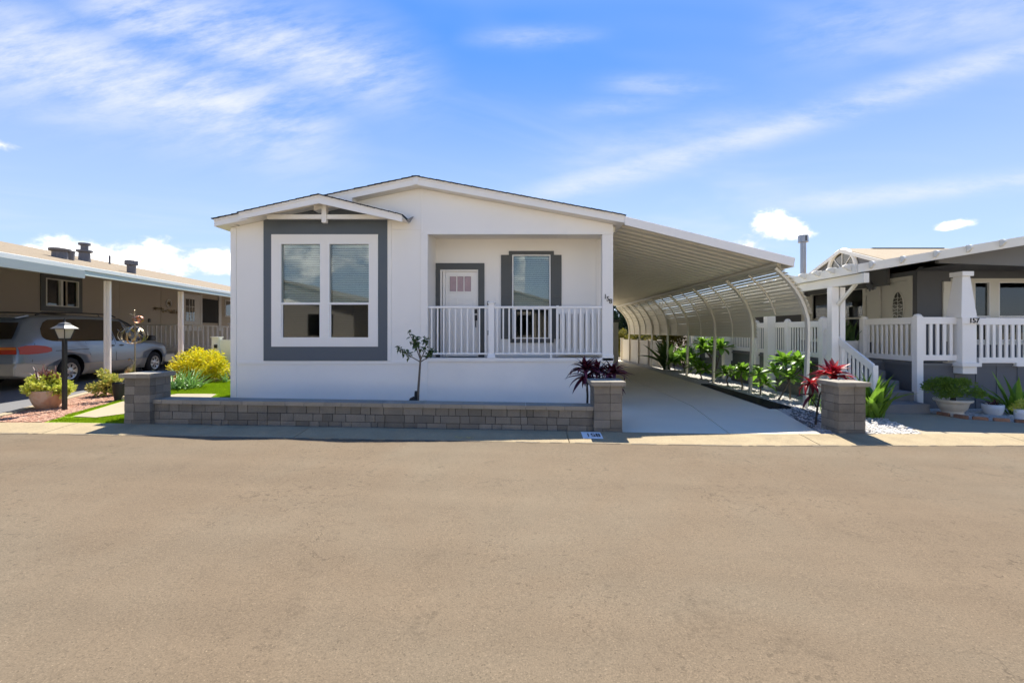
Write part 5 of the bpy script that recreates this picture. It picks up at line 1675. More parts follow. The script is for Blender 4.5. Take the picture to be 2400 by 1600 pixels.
MB().prism([(1.18, 1.02), (1.42, 1.02), (1.40, 1.16), (1.22, 1.18)], 0.90, 1.06, axis='x').build('door_mirror', M['black'], body, 0.02)
MB().tube([(0.1, 0.62, 1.67), (0.1, 0.50, 1.80)], 0.008, 5).build('aerial', M['black'], body)
def wheel(x, y, sx):
    t_ = MB()
    n = 28
    prof = [(0.20, 0.0), (0.30, 0.012), (0.325, 0.03), (WR, 0.06), (WR, 0.16), (0.32, 0.20), (0.20, 0.20)]
    vs, fs = [], []
    for (r, d) in prof:
        for k_ in range(n):
            a = 2 * math.pi * k_ / n
            vs.append((x - sx * d, y + r * math.cos(a), WR + r * math.sin(a)))
    for i in range(len(prof) - 1):
        for k_ in range(n): fs.append((i * n + k_, i * n + (k_ + 1) % n, (i + 1) * n + (k_ + 1) % n, (i + 1) * n + k_))
    t_.add(vs, fs)
    w = t_.build('wheel', M['tyre'], van, smooth=True)
    rmb = MB()
    vs, fs = [], []
    for (r, d) in [(0.205, 0.004), (0.19, 0.002), (0.18, 0.02), (0.07, 0.015), (0.045, 0.0), (0.0, -0.004)]:
        for k_ in range(n):
            a = 2 * math.pi * k_ / n
            vs.append((x - sx * d, y + r * math.cos(a), WR + r * math.sin(a)))
    for i in range(5):
        for k_ in range(n): fs.append((i * n + k_, i * n + (k_ + 1) % n, (i + 1) * n + (k_ + 1) % n, (i + 1) * n + k_))
    rmb.add(vs, fs)
    rmb.build('rim', M['rim'], w, smooth=True)
    for k_ in range(7):
        sp = MB()
        a = 2 * math.pi * (k_ + .5) / 7
        c_, s2 = math.cos(a), math.sin(a)
        sp.bar((x - sx * 0.001, y + 0.095 * c_, WR + 0.095 * s2), (x - sx * 0.001, y + 0.165 * c_, WR + 0.165 * s2), 0.030, 0.012, (1, 0, 0))
        if sx > 0: sp.build('rim_slot', M['black'], w)
for y in WY:
    for sx in (-1, 1): wheel(sx * 0.905, y, sx)

for o in van.children_recursive:          # longer tail behind the rear axle
    for v_ in o.data.vertices:
        if v_.co.y < -1.85: v_.co.y += (v_.co.y + 1.85) * 0.35

# ------------------------------------------------------------------ plants: shared leaf shapes
def leaf_mesh(name, m, width, droop, shape='strap', fold=0.25, segs=6):
    """leaf of unit length growing along +Y from the origin, bending down along its length"""
    vs, fs = [], []
    y = z = 0.0
    a = 0.0
    for i in range(segs + 1):
        t = i / segs
        if shape == 'strap': w = width * min(1.0, 0.45 + 3 * t) * (1 - max(0, (t - 0.45) / 0.55) ** 2)
        elif shape == 'spatula': w = width * (0.22 + 0.78 * math.sin(min(1.0, t / 0.62) * math.pi / 2) ** 1.5) * (1 - max(0, (t - 0.62) / 0.38) ** 2.2)
        elif shape == 'lance': w = width * math.sin(math.pi * min(1, 0.06 + 0.94 * t) ** 0.75) ** 0.9
        else: w = width * (1 - t ** 1.6)
        w = max(w, 0.002)
        vs += [(-w / 2, y, z + fold * w * 0.5), (0, y, z - 0.001), (w / 2, y, z + fold * w * 0.5)]
        a = -droop * (t ** 1.3)
        y += math.cos(a) / segs; z += math.sin(a) / segs
    for i in range(segs):
        b = i * 3
        fs += [(b, b + 1, b + 4, b + 3), (b + 1, b + 2, b + 5, b + 4)]
    me = bpy.data.meshes.new(name); me.from_pydata(vs, [], fs); me.materials.append(m)
    me.polygons.foreach_set('use_smooth', [True] * len(fs)); me.update()
    return me


def leaf_set(name, m, width, shape, droops, fold=0.25, segs=6):
    return [leaf_mesh(name, m, width, d, shape, fold, segs) for d in droops]


def put_leaf(par, me, base, az, el, L, roll=0.0, name='leaf'):
    o = new_obj(name, me, par)
    o.location = Vector(base) - ORG[par.name]
    o.rotation_euler = (Matrix.Rotation(az, 3, 'Z') @ Matrix.Rotation(el, 3, 'X') @ Matrix.Rotation(roll, 3, 'Y')).to_euler()
    o.scale = (L, L, L)
    return o


def rosette(par, leaves, c, n, L, el0, el1, rr, jit=0.03, lvar=0.25):
    """leaves set in a spiral; the inner ones stand, the outer ones spread"""
    for i in range(n):
        t = i / max(1, n - 1)
        az = i * 2.39996 + rr.uniform(-0.25, 0.25)
        el = lerp(el0, el1, t) + rr.uniform(-0.15, 0.15)
        put_leaf(par, rr.choice(leaves), (c[0] + rr.uniform(-jit, jit), c[1] + rr.uniform(-jit, jit), c[2] - 0.35 * jit * t), az, el,
                 L * (1 - lvar * 0.5 + lvar * rr.random()) * (0.75 + 0.25 * t), rr.uniform(-0.25, 0.25))


def foliage(name, m, par, c, rad, n, size, rr, clumps=26, flat=0.0, lo=-1.0, kind='stuff', narrow=0.5, shell=0.55):
    """many small folded leaves gathered in clumps through a rounded volume"""
    vs, fs = [], []
    cl = []
    while len(cl) < clumps:
        p = Vector((rr.uniform(-1, 1), rr.uniform(-1, 1), rr.uniform(lo, 1)))
        if shell < p.length < 1.0: cl.append((p, rr.uniform(0.16, 0.36)))
    for i in range(n):
        p0, r0 = rr.choice(cl)
        d = Vector((rr.gauss(0, 1), rr.gauss(0, 1), rr.gauss(0, 1))).normalized() * (r0 * rr.random() ** 0.4)
        p = p0 + d
        out = (p * 0.6 + d.normalized() + Vector((0, 0, 0.35))).normalized()
        q = Vector((c[0] + p.x * rad[0], c[1] + p.y * rad[1], c[2] + p.z * rad[2]))
        sd = out.cross(Vector((rr.gauss(0, 1), rr.gauss(0, 1), rr.gauss(0, 1))))
        if sd.length < 1e-4: continue
        sd.normalize()
        up = (out + sd.cross(out) * rr.uniform(-0.9, 0.9)).normalized()
        L = size * rr.uniform(0.6, 1.3); W = L * narrow
        nn = sd.cross(up) * (0.12 * L)
        b = len(vs)
        vs += [q, q + up * L * .5 + sd * W * .5 + nn, q + up * L, q + up * L * .5 - sd * W * .5 + nn]
        fs += [(b, b + 1, b + 2), (b, b + 2, b + 3)]
    me = bpy.data.meshes.new(name)
    org = ORG[par.name] if par is not None else Vector((0, 0, 0))
    me.from_pydata([tuple(v_ - org) for v_ in vs], [], fs); me.materials.append(m); me.update()
    o = new_obj(name, me, par)
    if kind: o['kind'] = kind
    return o


rr = random.Random(21)
# young standard citrus tree before the porch wall
ty = 7.95
tx = wx(977, ty)
tree = thing('citrus_sapling', 'young standard tree with slim bare trunk and small sparse crown before the porch', 'tree', (tx, ty, zg(tx)))
zt4 = wz(848, ty)
x_t = wx(985, ty)
tk = MB()
tk.tube([(tx + 0.01, ty, zg(tx) - 0.05), (tx + 0.025, ty, 0.5), (tx + 0.045, ty, 0.78), (x_t, ty, zt4), (x_t + 0.005, ty, zt4 + 0.12)], [0.026, 0.021, 0.019, 0.017, 0.012], 8)
lim = [((x_t, ty, zt4), (x_t - 0.22, ty - 0.05, zt4 + 0.14), (x_t - 0.40, ty + .02, zt4 + 0.26)),
       ((x_t, ty, zt4 + .05), (x_t - 0.12, ty + 0.1, zt4 + 0.30), (x_t - 0.24, ty + .12, zt4 + 0.54)),
       ((x_t, ty, zt4 + .02), (x_t + 0.10, ty - 0.06, zt4 + 0.22), (x_t + 0.13, ty - .1, zt4 + 0.42)),
       ((x_t, ty, zt4 + .1), (x_t - 0.02, ty - 0.1, zt4 + 0.30), (x_t - 0.05, ty - .16, zt4 + 0.44)),
       ((x_t, ty, zt4), (x_t + 0.12, ty + 0.09, zt4 + 0.08), (x_t + 0.16, ty + .16, zt4 + 0.20))]
for a in lim: tk.tube(a, [0.011, 0.008, 0.004], 6)
tk.build('trunk', M['bark'], tree, smooth=True)
lset = leaf_set('leaf', M['citrus'], 0.55, 'lance', (0.3, 0.9, 1.5), 0.5, 4)
for a in lim:
    for i in range(30):
        t = 0.25 + 0.75 * rr.random()
        p = Vector(a[1]).lerp(Vector(a[2]), (t - .4) / .6) if t > .4 else Vector(a[0]).lerp(Vector(a[1]), t / .4)
        p += Vector((rr.gauss(0, .022), rr.gauss(0, .022), rr.gauss(0, .022)))
        put_leaf(tree, rr.choice(lset), p, rr.uniform(0, 6.28), rr.uniform(-0.9, 0.9), rr.uniform(0.06, 0.11), rr.uniform(-.6, .6))
wrap = MB().tube([(tx - 0.02, ty, zg(tx) + 0.02), (tx - 0.015, ty, zg(tx) + 0.22), (tx - 0.01, ty, zg(tx) + 0.40)], [0.045, 0.035, 0.03], 8)
wrap.build('trunk_guard', M['rubber'], tree)
mnd = MB().lathe([(0.20, zg(tx) - 0.03), (0.14, zg(tx) + 0.10), (0.07, zg(tx) + 0.27), (0.01, zg(tx) + 0.30)], tx - 0.06, ty + 0.02, 10)
mnd.build('root_bag', M['rubber'], tree)

# burgundy cordylines behind the middle pillar
pset = leaf_set('leaf', M['purple'], 0.20, 'lance', (0.5, 1.0, 1.5, 2.0), 0.5, 7)
for (cx, cy, z, n, L, lab) in ((1.03, 7.50, 0.90, 34, 0.40, 'dark burgundy cordyline, leaves hanging over the left side of the middle pillar'),
                               (1.26, 7.58, 0.84, 34, 0.36, 'dark burgundy cordyline in the centre of the clump behind the middle pillar'),
                               (1.48, 7.50, 0.84, 38, 0.36, 'spiky burgundy cordyline leaning over the driveway from the middle pillar')):
    t_ = thing('burgundy_cordyline', lab, 'plant', (cx, cy, 0.02), group='burgundy cordylines behind the middle pillar')
    MB().tube([(cx, cy, 0.0), (cx + 0.02, cy, z * .5), (cx, cy, z)], [0.02, 0.018, 0.016], 7).build('stem', M['darkbark'], t_)
    rosette(t_, pset, (cx, cy, z), n, L, 1.35, -0.05, rr, 0.03)
    rosette(t_, pset, (cx - 0.02, cy - 0.02, z - 0.10), 16, L, 0.5, -0.7, rr, 0.03)
# red cordyline by the right pillar
rset = leaf_set('leaf', M['red'], 0.22, 'lance', (0.3, 0.7, 1.1, 1.5), 0.45, 7)
cx, cy = wx(1952, 7.42), 7.42
rc = thing('red_cordyline', 'bright red cordyline rosette rising behind the right block pillar', 'plant', (4.80, 7.42, 0.0))
MB().tube([(4.80, 7.40, -0.02), (4.83, 7.40, 0.25), (4.88, 7.41, 0.5), (cx, cy, 0.80)], [0.018, 0.016, 0.014, 0.012], 7).build('stem', M['darkbark'], rc)
MB().tube([(4.83, 7.40, 0.28), (4.66, 7.36, 0.52), (4.68, 7.34, 0.66)], [0.012, 0.010, 0.008], 6).build('stem', M['darkbark'], rc)
rosette(rc, rset, (cx, cy, 0.80), 44, 0.40, 1.40, 0.0, rr, 0.03)
rosette(rc, rset, (4.69, 7.34, 0.70), 20, 0.30, 0.9, -0.4, rr, 0.03)
for az, el, L in ((1.9, -0.6, 0.34), (1.75, 0.05, 0.36)):
    put_leaf(rc, pset[0], (4.74, 7.37, 0.50), az, el, L)
# strap leaved lily by the right pillar
sset = leaf_set('leaf', M['strap'], 0.115, 'lance', (0.15, 0.5, 0.9), 0.6, 7)
agx, agy = wx(2046, 8.05), 8.05
ag = thing('strap_leaf_lily', 'tall green strap-leaved lily clump just right of the freestanding pillar', 'plant', (agx, agy, 0.0))
for i in range(70):
    az = rr.uniform(-3.14, 3.14)
    put_leaf(ag, rr.choice(sset), (agx + rr.uniform(-.13, .13), agy + rr.uniform(-.10, .10), 0.0), az, rr.uniform(0.75, 1.45), rr.uniform(0.45, 0.92), rr.uniform(-.7, .7))

# plumerias along the bed
plset = leaf_set('leaf', M['plum'], 0.33, 'spatula', (0.25, 0.6, 1.0, 1.4), 0.35, 6)
def plumeria(label, base, tips, L, n, flower=False):
    t_ = thing('plumeria', label, 'plant', base, group='plumerias in the bed beside the carport')
    mb = MB()
    b = Vector(base)
    fork = b + (Vector(tips[0]) - b) * 0.42 + Vector((rr.uniform(-.03, .03), rr.uniform(-.03, .03), 0))
    mb.tube([b - Vector((0, 0, .03)), b.lerp(fork, .5) + Vector((0.015, 0, 0)), fork], [0.022, 0.020, 0.019], 7)
    for tp in tips:
        tp = Vector(tp)
        mb.tube([fork, fork.lerp(tp, .5) + Vector((rr.uniform(-.03, .03), rr.uniform(-.03, .03), 0.02)), tp], [0.018, 0.017, 0.016], 7)
    mb.build('stem', M['bark'], t_)
    for tp in tips:
        rosette(t_, plset, tp, n + 8, L * 1.12, 1.25, -0.2, rr, 0.035)
    if flower:
        f = MB()
        for i in range(14):
            p = Vector(tips[-1]) + Vector((rr.gauss(0, .06), rr.gauss(0, .06), 0.14 + rr.gauss(0, .03)))
            for k_ in range(5):
                a = k_ * 1.2566
                f.add([p, p + Vector((math.cos(a - .4) * .022, math.sin(a - .4) * .022, .012)), p + Vector((math.cos(a) * .038, math.sin(a) * .038, .012)), p + Vector((math.cos(a + .4) * .022, math.sin(a + .4) * .022, .012))], [(0, 1, 2, 3)])
        f.build('flower_head', M['numwhite'], t_, fixn=False)
    return t_


def P3(px, py, Y): return (wx(px, Y), Y, wz(py, Y))
plumeria('tall plumeria with flowers, nearest to the carport front post', (wx(1852, 10.2), 10.2, 0), [P3(1838, 846, 10.2), P3(1872, 848, 9.95), P3(1880, 862, 10.4)], 0.33, 16, True)
plumeria('drooping plumeria low beside the front carport post', (wx(1822, 10.1), 10.1, 0), [P3(1852, 886, 9.9), P3(1815, 872, 10.3)], 0.31, 13)
plumeria('plumeria with slanting stems just behind the second carport post', (wx(1782, 11.0), 11.0, 0), [P3(1780, 878, 10.9), P3(1792, 900, 11.0)], 0.32, 14)
plumeria('round headed plumeria left of the second carport post', (wx(1739, 11.9), 11.9, 0), [P3(1738, 868, 11.9), P3(1745, 872, 11.9)], 0.34, 16)
plumeria('low bushy plumeria between the second and third carport posts', (wx(1706, 12.7), 12.7, 0), [P3(1700, 874, 12.7), P3(1716, 872, 12.6)], 0.31, 14)
plumeria('big plumeria with bare dark branches behind the third carport post', (wx(1668, 14.4), 14.4, 0), [P3(1690, 815, 14.2), P3(1675, 810, 14.6), P3(1655, 825, 14.4), P3(1648, 806, 14.8)], 0.42, 17)
plumeria('plumeria with pale tips left of the third carport post', (wx(1644, 14.6), 14.6, 0), [P3(1640, 862, 14.5), P3(1655, 868, 14.3), P3(1628, 858, 14.8)], 0.36, 13)
plumeria('plumeria behind the fourth carport post', (wx(1604, 17.0), 17.0, 0), [P3(1595, 838, 17.0), P3(1612, 828, 17.2), P3(1622, 845, 16.8)], 0.45, 15)
plumeria('small yellow green plumeria by the fifth carport post', (wx(1582, 17.4), 17.4, 0), [P3(1580, 850, 17.4), P3(1584, 843, 17.4)], 0.38, 12)
# bird of paradise by the fence end
bset = leaf_set('leaf', M['leafdark'], 0.16, 'lance', (0.3, 0.7, 1.1), 0.5, 7)
bx4, by4 = wx(1562, 18.0), 18.0
bp = thing('bird_of_paradise', 'tall fan of dark paddle leaves at the end of the ivory fence', 'plant', (bx4, by4, 0))
for i in range(26):
    az = rr.uniform(-3.14, 3.14); el = rr.uniform(0.75, 1.5); L = rr.uniform(0.8, 1.6)
    put_leaf(bp, rr.choice(bset), (bx4 + rr.uniform(-.15, .15), by4 + rr.uniform(-.1, .1), 0.0), az, el, L, rr.uniform(-.7, .7))
# grassy tufts near the front post
gset = leaf_set('blade', M['strap'], 0.035, 'strap', (0.6, 1.2), 0.3, 4)
for (x, y, n, L, lab) in ((5.98, 9.35, 60, 0.42, 'low grassy tuft behind the front carport post'), (5.78, 8.55, 46, 0.34, 'low grassy tuft between the front carport post and the right pillar')):
    t_ = thing('grass_tuft', lab, 'plant', (x, y, 0), group='grassy tufts in the gravel')
    mb = MB()
    for i in range(n):
        me = rr.choice(gset); az = rr.uniform(-3.14, 3.14); el = rr.uniform(0.6, 1.5); L2 = L * rr.uniform(.5, 1)
        mt = Matrix.Translation((x + rr.uniform(-.12, .12), y + rr.uniform(-.12, .12), 0)) @ (Matrix.Rotation(az, 4, 'Z') @ Matrix.Rotation(el, 4, 'X')) @ Matrix.Scale(L2, 4)
        mb.add([mt @ v_.co for v_ in me.vertices], [tuple(p.vertices) for p in me.polygons])
    mb.build('blades', M['strap'], t_, kind='stuff', fixn=False)

# ------------------------------------------------------------------ left garden
gz1 = zg(-9)
# terracotta bowl
py5 = 7.98
bx5 = wx(111, py5)
pot = thing('terracotta_bowl_planter', 'terracotta bowl full of lime succulents and bronze spikes by the lamp post', 'planter', (bx5, py5, gz1))
MB().lathe([(r_ * 0.80, gz1 + z_) for (r_, z_) in ((0.155, -0.01), (0.17, 0.01), (0.23, 0.09), (0.275, 0.20), (0.285, 0.30), (0.295, 0.33), (0.27, 0.33), (0.255, 0.28), (0.0, 0.27))], bx5, py5, 28, cap=False).build('bowl', M['terracotta'], pot, smooth=True)
foliage('succulents', M['lime'], pot, (bx5, py5, gz1 + 0.37), (0.30, 0.28, 0.20), 3000, 0.060, rr, 40, lo=-0.45, narrow=0.7, shell=0.35)
brset = leaf_set('leaf', M['bronze'], 0.10, 'lance', (0.2, 0.7, 1.2), 0.4, 5)
for i in range(44):
    put_leaf(pot, rr.choice(brset), (bx5 + rr.uniform(-.12, .12), py5 + rr.uniform(-.1, .1), gz1 + 0.52), rr.uniform(-3.14, 3.14), rr.uniform(0.2, 1.4), rr.uniform(0.16, 0.30), name='spiky_leaf')
# lamp post
ly5 = 7.8
lx5 = wx(151.5, ly5)
lamp = thing('lamp_post', 'black garden lamp post with square frosted lantern on the red gravel', 'lamp post', (lx5, ly5, gz1))
zl5 = lambda p: wz(p, ly5)
boxpart('post', M['black'], lamp, lx5 - 0.028, lx5 + 0.028, ly5 - 0.028, ly5 + 0.028, gz1 - 0.02, zl5(793), 0.006)
def fr4(mb, h0, z0, h1, z1): frust(mb, lx5 - h0, lx5 + h0, ly5 - h0, ly5 + h0, z0, lx5 - h1, lx5 + h1, ly5 - h1, ly5 + h1, z1)
mb = MB(); fr4(mb, 0.052, zl5(793), 0.088, zl5(771)); mb.build('lantern_glass', M['lampglass'], lamp)
mb = MB()
for sx in (-1, 1):
    for sy in (-1, 1):
        mb.bar((lx5 + sx * .053, ly5 + sy * .053, zl5(793.5)), (lx5 + sx * .090, ly5 + sy * .090, zl5(770.5)), 0.014, 0.014)
mb.box(lx5 - .062, lx5 + .062, ly5 - .062, ly5 + .062, zl5(794.5), zl5(792.6))
mb.build('lantern_frame', M['black'], lamp)
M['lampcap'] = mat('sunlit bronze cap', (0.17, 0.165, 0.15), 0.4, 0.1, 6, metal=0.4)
mb = MB(); fr4(mb, 0.128, zl5(770.6), 0.124, zl5(769.4)); fr4(mb, 0.124, zl5(769.4), 0.062, zl5(761.5)); fr4(mb, 0.066, zl5(761.5), 0.050, zl5(757.5)); fr4(mb, 0.052, zl5(757.5), 0.014, zl5(755))
mb.build('lantern_cap', M['lampcap'], lamp)
MB().lathe([(0.012, zl5(755)), (0.016, zl5(752)), (0.005, zl5(749)), (0.004, zl5(745))], lx5, ly5, 8).build('finial', M['black'], lamp)
# shrubs
def shrub(name, label, c, rad, n, size, m, clumps, lo=-0.6, narrow=0.5):
    t_ = thing(name, label, 'shrub', (c[0], c[1], c[2] - rad[2]))
    MB().tube([(c[0], c[1], c[2] - rad[2] * 1.05), (c[0] + .02, c[1], c[2])], [0.03, 0.015], 6).build('stem', M['darkbark'], t_)
    st_ = MB()
    for i in range(9):
        a = i * 0.7
        st_.tube([(c[0], c[1], c[2] - rad[2] * .8), (c[0] + rad[0] * .4 * math.cos(a), c[1] + rad[1] * .4 * math.sin(a), c[2]), (c[0] + rad[0] * .75 * math.cos(a), c[1] + rad[1] * .75 * math.sin(a), c[2] + rad[2] * .35)], [0.014, 0.010, 0.004], 5)
    st_.build('branches', M['darkbark'], t_)
    foliage('foliage', m, t_, c, rad, n, size, rr, clumps, lo=lo, narrow=narrow)
    return t_
shrub('variegated_shrub', 'small cream variegated shrub at the foot of the white parking roof post', (wx(246, 9.5), 9.5, gz1 + 0.24), (0.25, 0.25, 0.25), 1800, 0.065, M['yellowpale'], 26)
shrub('golden_shrub', 'large rounded golden yellow shrub against the white side gate', (wx(470, 12.2), 12.2, gz1 + 0.38), (0.62, 0.55, 0.46), 8000, 0.072, M['yellow'], 110, lo=-0.75)
alset = leaf_set('leaf', M['aloe'], 0.075, 'taper', (-0.2, 0.2, 0.7), 0.6, 5)
ax, ay = wx(430, 10.75), 10.75
al = thing('aloe_clump', 'clump of pale green spiky aloe in front of the golden shrub', 'plant', (ax, ay, gz1))
for i in range(120):
    bx6, by6 = ax + rr.uniform(-.30, .30), ay + rr.uniform(-.25, .25)
    put_leaf(al, rr.choice(alset), (bx6, by6, gz1), rr.uniform(-3.14, 3.14), rr.uniform(0.2, 1.3), rr.uniform(0.35, 0.68))
sp2 = thing('spiky_grass', 'small spiky green plant at the corner of the white house by the golden shrub', 'plant', (wx(527, 12.0), 12.0, gz1))
for i in range(22):
    put_leaf(sp2, rr.choice(alset), (wx(527, 12.0) + rr.uniform(-.06, .06), 12.0, gz1), rr.uniform(-3.14, 3.14), rr.uniform(0.4, 1.4), rr.uniform(0.22, 0.42))
# stone edging round the lawn
edg = thing('lawn_edging', 'row of small sandstone edging blocks curving along the lawn', 'edging', (-8.5, 10.0, gz1))
me_st = unit_box('edging_stone', M['sandedge'], 0.12)
ep = [(-7.98, 8.85), (-8.15, 9.25), (-8.42, 10.2), (-8.58, 10.9), (-8.62, 11.6), (-8.50, 12.5), (-8.35, 13.4), (-8.3, 14.4)]
for a, b in zip(ep[:-1], ep[1:]):
    L = math.dist(a, b); n = max(1, int(L / 0.17)); an = math.atan2(b[1] - a[1], b[0] - a[0])
    for i in range(n):
        t = (i + .5) / n
        piece('edging_stone', me_st, edg, (a[0] + (b[0] - a[0]) * t, a[1] + (b[1] - a[1]) * t, gz1 + 0.03), (0.155, 0.10, 0.11 + rr.uniform(-.02, .02)), (0, 0, an + rr.uniform(-.08, .08)))
# kinetic wind spinner
sy, sx_ = 9.3, wx(316, 9.3)
spn = thing('wind_spinner', 'copper and brass garden wind spinner on a thin pole behind the left pillar', 'spinner', (sx_, sy, gz1))
zs = lambda p: wz(p, sy)
MB().tube([(sx_, sy, gz1 - 0.02), (sx_ + 0.005, sy, zs(800)), (sx_ - 0.01, sy, zs(731))], 0.011, 6).build('pole', M['brass'], spn)
MB().lathe([(0.006, zs(731)), (0.020, zs(729)), (0.016, zs(727)), (0.004, zs(726))], sx_ - .01, sy, 8).build('finial', M['brass'], spn)
def ribbon(mb, c, r, phase, tilt, w, a0, a1, n=14):
    pts = []
    mt = Matrix.Rotation(phase, 3, 'Z') @ Matrix.Rotation(tilt, 3, 'X')
    vs = []
    for i in range(n + 1):
        a = a0 + (a1 - a0) * i / n
        ww = w * math.sin(math.pi * (i + .6) / (n + 1.2))
        for s2 in (-1, 1):
            v_ = mt @ Vector((r * math.cos(a) * (1 + s2 * ww * .3), s2 * ww * .5, r * math.sin(a) * 0.78))
            vs.append((c[0] + v_.x, c[1] + v_.y, c[2] + v_.z))
    mb.add(vs, [(2 * i, 2 * i + 1, 2 * i + 3, 2 * i + 2) for i in range(n)])
c_lo = (wx(312, sy), sy, zs(785))
for i in range(10):
    mb = MB(); ribbon(mb, c_lo, 0.24, i * math.pi / 5, rr.uniform(-.7, .7), 0.045, rr.uniform(-2.4, -1.2), rr.uniform(1.2, 2.6)); mb.build('vane', M['brass'], spn, fixn=False)
c_up = (wx(324, sy), sy, zs(748))
for i in range(5):
    mb = MB(); ribbon(mb, c_up, 0.10, i * 1.1, rr.uniform(-.9, .9), 0.05, -2.2, 1.6); mb.build('upper_vane', M['copper'], spn, fixn=False)
mb = MB(); mb.tube([(sx_, sy, zs(740)), (sx_ - 0.10, sy, zs(736)), (sx_ - 0.14, sy, zs(739))], [0.006, 0.008, 0.003], 5); mb.build('pointer', M['brass'], spn)
# heron ornament
hy = 9.15; hx = wx(306, hy)
her = thing('heron_statue', 'small aged metal heron statue with curved neck behind the left pillar', 'statue', (hx, hy, gz1))
zh = lambda p: wz(p, hy); xh = lambda p: wx(p, hy)
MB().tube([(xh(300), hy, zh(845)), (xh(304), hy, zh(841)), (xh(309), hy, zh(842)), (xh(313), hy, zh(848)), (xh(313), hy, zh(853)), (xh(309), hy, zh(858)), (xh(305), hy, zh(864)), (xh(298), hy, zh(870)), (xh(292), hy, zh(876))],
          [0.006, 0.020, 0.018, 0.016, 0.020, 0.05, 0.075, 0.05, 0.008], 10).build('body', M['brass'], her, smooth=True)
for dx5 in (-0.02, 0.03):
    MB().tube([(xh(304) + dx5, hy, zh(868)), (xh(304) + dx5 * 1.4, hy, gz1 + 0.15), (xh(304) + dx5, hy, gz1 - 0.01)], 0.008, 5).build('leg', M['brass'], her)
bkp = thing('black_planter', 'small black pot tucked behind the left pillar by the cream shrub', 'pot', (wx(283, 8.9), 8.9, gz1))
MB().lathe([(0.07, gz1), (0.10, gz1 + 0.22), (0.11, gz1 + 0.34), (0.10, gz1 + 0.36), (0.09, gz1 + 0.30), (0.0, gz1 + 0.29)], wx(279, 8.9), 8.9, 14, cap=False).build('pot_body', M['rubber'], bkp)

# ------------------------------------------------------------------ right garden
uy = 8.27; ux = wx(2233, uy)
urn = thing('stone_urn_planter', 'low cast stone bowl planter with rounded green shrub before the grey skirt', 'planter', (ux, uy, 0))
MB().lathe([(0.15, -0.01), (0.165, 0.03), (0.155, 0.06), (0.185, 0.11), (0.20, 0.12), (0.225, 0.21), (0.235, 0.235), (0.275, 0.255), (0.285, 0.285), (0.27, 0.30), (0.245, 0.295), (0.22, 0.26), (0, 0.25)], ux, uy, 28, cap=False).build('bowl', M['stonepot'], urn, smooth=True)
MB().tube([(ux, uy, 0.24), (ux + .02, uy, 0.36)], [0.05, 0.03], 7).build('stem', M['darkbark'], urn)
foliage('foliage', M['boxwood'], urn, (ux - 0.02, uy, 0.46), (0.42, 0.38, 0.21), 4200, 0.042, rr, 60, lo=-0.4, narrow=0.5)
wy = 8.35; wpx = wx(2327, wy)
wp = thing('white_pot_planter', 'small round white pot with dark red leaves before the grey skirt', 'planter', (wpx, wy, 0))
MB().lathe([(0.11, -0.01), (0.13, 0.02), (0.15, 0.10), (0.158, 0.185), (0.15, 0.19), (0.14, 0.15), (0, 0.14)], wpx, wy, 24, cap=False).build('pot_body', M['whitepot'], wp, smooth=True)
rosette(wp, brset, (wpx, wy, 0.15), 34, 0.24, 1.3, 0.2, rr, 0.06)
sx3, sy3 = wx(2382, 8.3), 8.3
sg = thing('strap_plant', 'arching strap leaved plant at the right edge of the front gravel', 'plant', (sx3, sy3, 0))
for i in range(30):
    put_leaf(sg, rr.choice(sset), (sx3 + rr.uniform(-.12, .12), sy3 + rr.uniform(-.1, .1), 0), rr.uniform(-3.14, 3.14), rr.uniform(0.5, 1.4), rr.uniform(0.35, 0.85), rr.uniform(-.5, .5))
yfx, yfy = wx(2397, 7.75), 7.75
yf2 = thing('yellow_flower_pot', 'white pot of yellow leaves cut by the right picture edge', 'planter', (yfx, yfy, 0))
MB().lathe([(0.09, -0.01), (0.11, 0.12), (0.12, 0.20), (0.11, 0.20), (0, 0.16)], yfx, yfy, 18, cap=False).build('pot_body', M['whitepot'], yf2, smooth=True)
foliage('foliage', M['lime'], yf2, (yfx, yfy, 0.24), (0.14, 0.14, 0.09), 500, 0.05, rr, 14)
# snake plants on the side deck
nx, ny = 7.72, 10.75
sn = thing('porch_planter', 'white tapered planter of upright dark leaves on the deck by the steps', 'planter', (nx, ny, ZD))
mb = MB(); frust(mb, nx - .15, nx + .15, ny - .15, ny + .15, ZD, nx - .23, nx + .23, ny - .23, ny + .23, wz(798, ny)); mb.build('pot_body', M['whitepot'], sn, 0.01)
snset = leaf_set('leaf', M['leafdark'], 0.16, 'lance', (0.0, 0.2, 0.5), 0.4, 6)
for i in range(34):
    put_leaf(sn, rr.choice(snset), (nx + rr.uniform(-.16, .16), ny + rr.uniform(-.16, .16), wz(800, ny)), rr.uniform(-3.14, 3.14), rr.uniform(1.05, 1.5), rr.uniform(0.3, 0.55), rr.uniform(-.8, .8))
# rusty edging strip along the front bed
ed2 = thing('brick_edging', 'row of red brick edging along the front gravel at the right', 'edging', (8.6, 7.5, 0))
me_be = unit_box('edging_brick', M['brickedge'], 0.08)
ep = [(7.70, 8.40), (7.85, 7.9), (8.55, 7.52), (9.45, 7.12), (10.6, 6.95)]
for a, b in zip(ep[:-1], ep[1:]):
    L = math.dist(a, b); n = max(1, int(L / 0.21)); an = math.atan2(b[1] - a[1], b[0] - a[0])
    for i in range(n):
        t = (i + .5) / n
        piece('edging_brick', me_be, ed2, (a[0] + (b[0] - a[0]) * t, a[1] + (b[1] - a[1]) * t, 0.015), (0.20, 0.06, 0.07), (0, 0, an + rr.uniform(-.03, .03)))
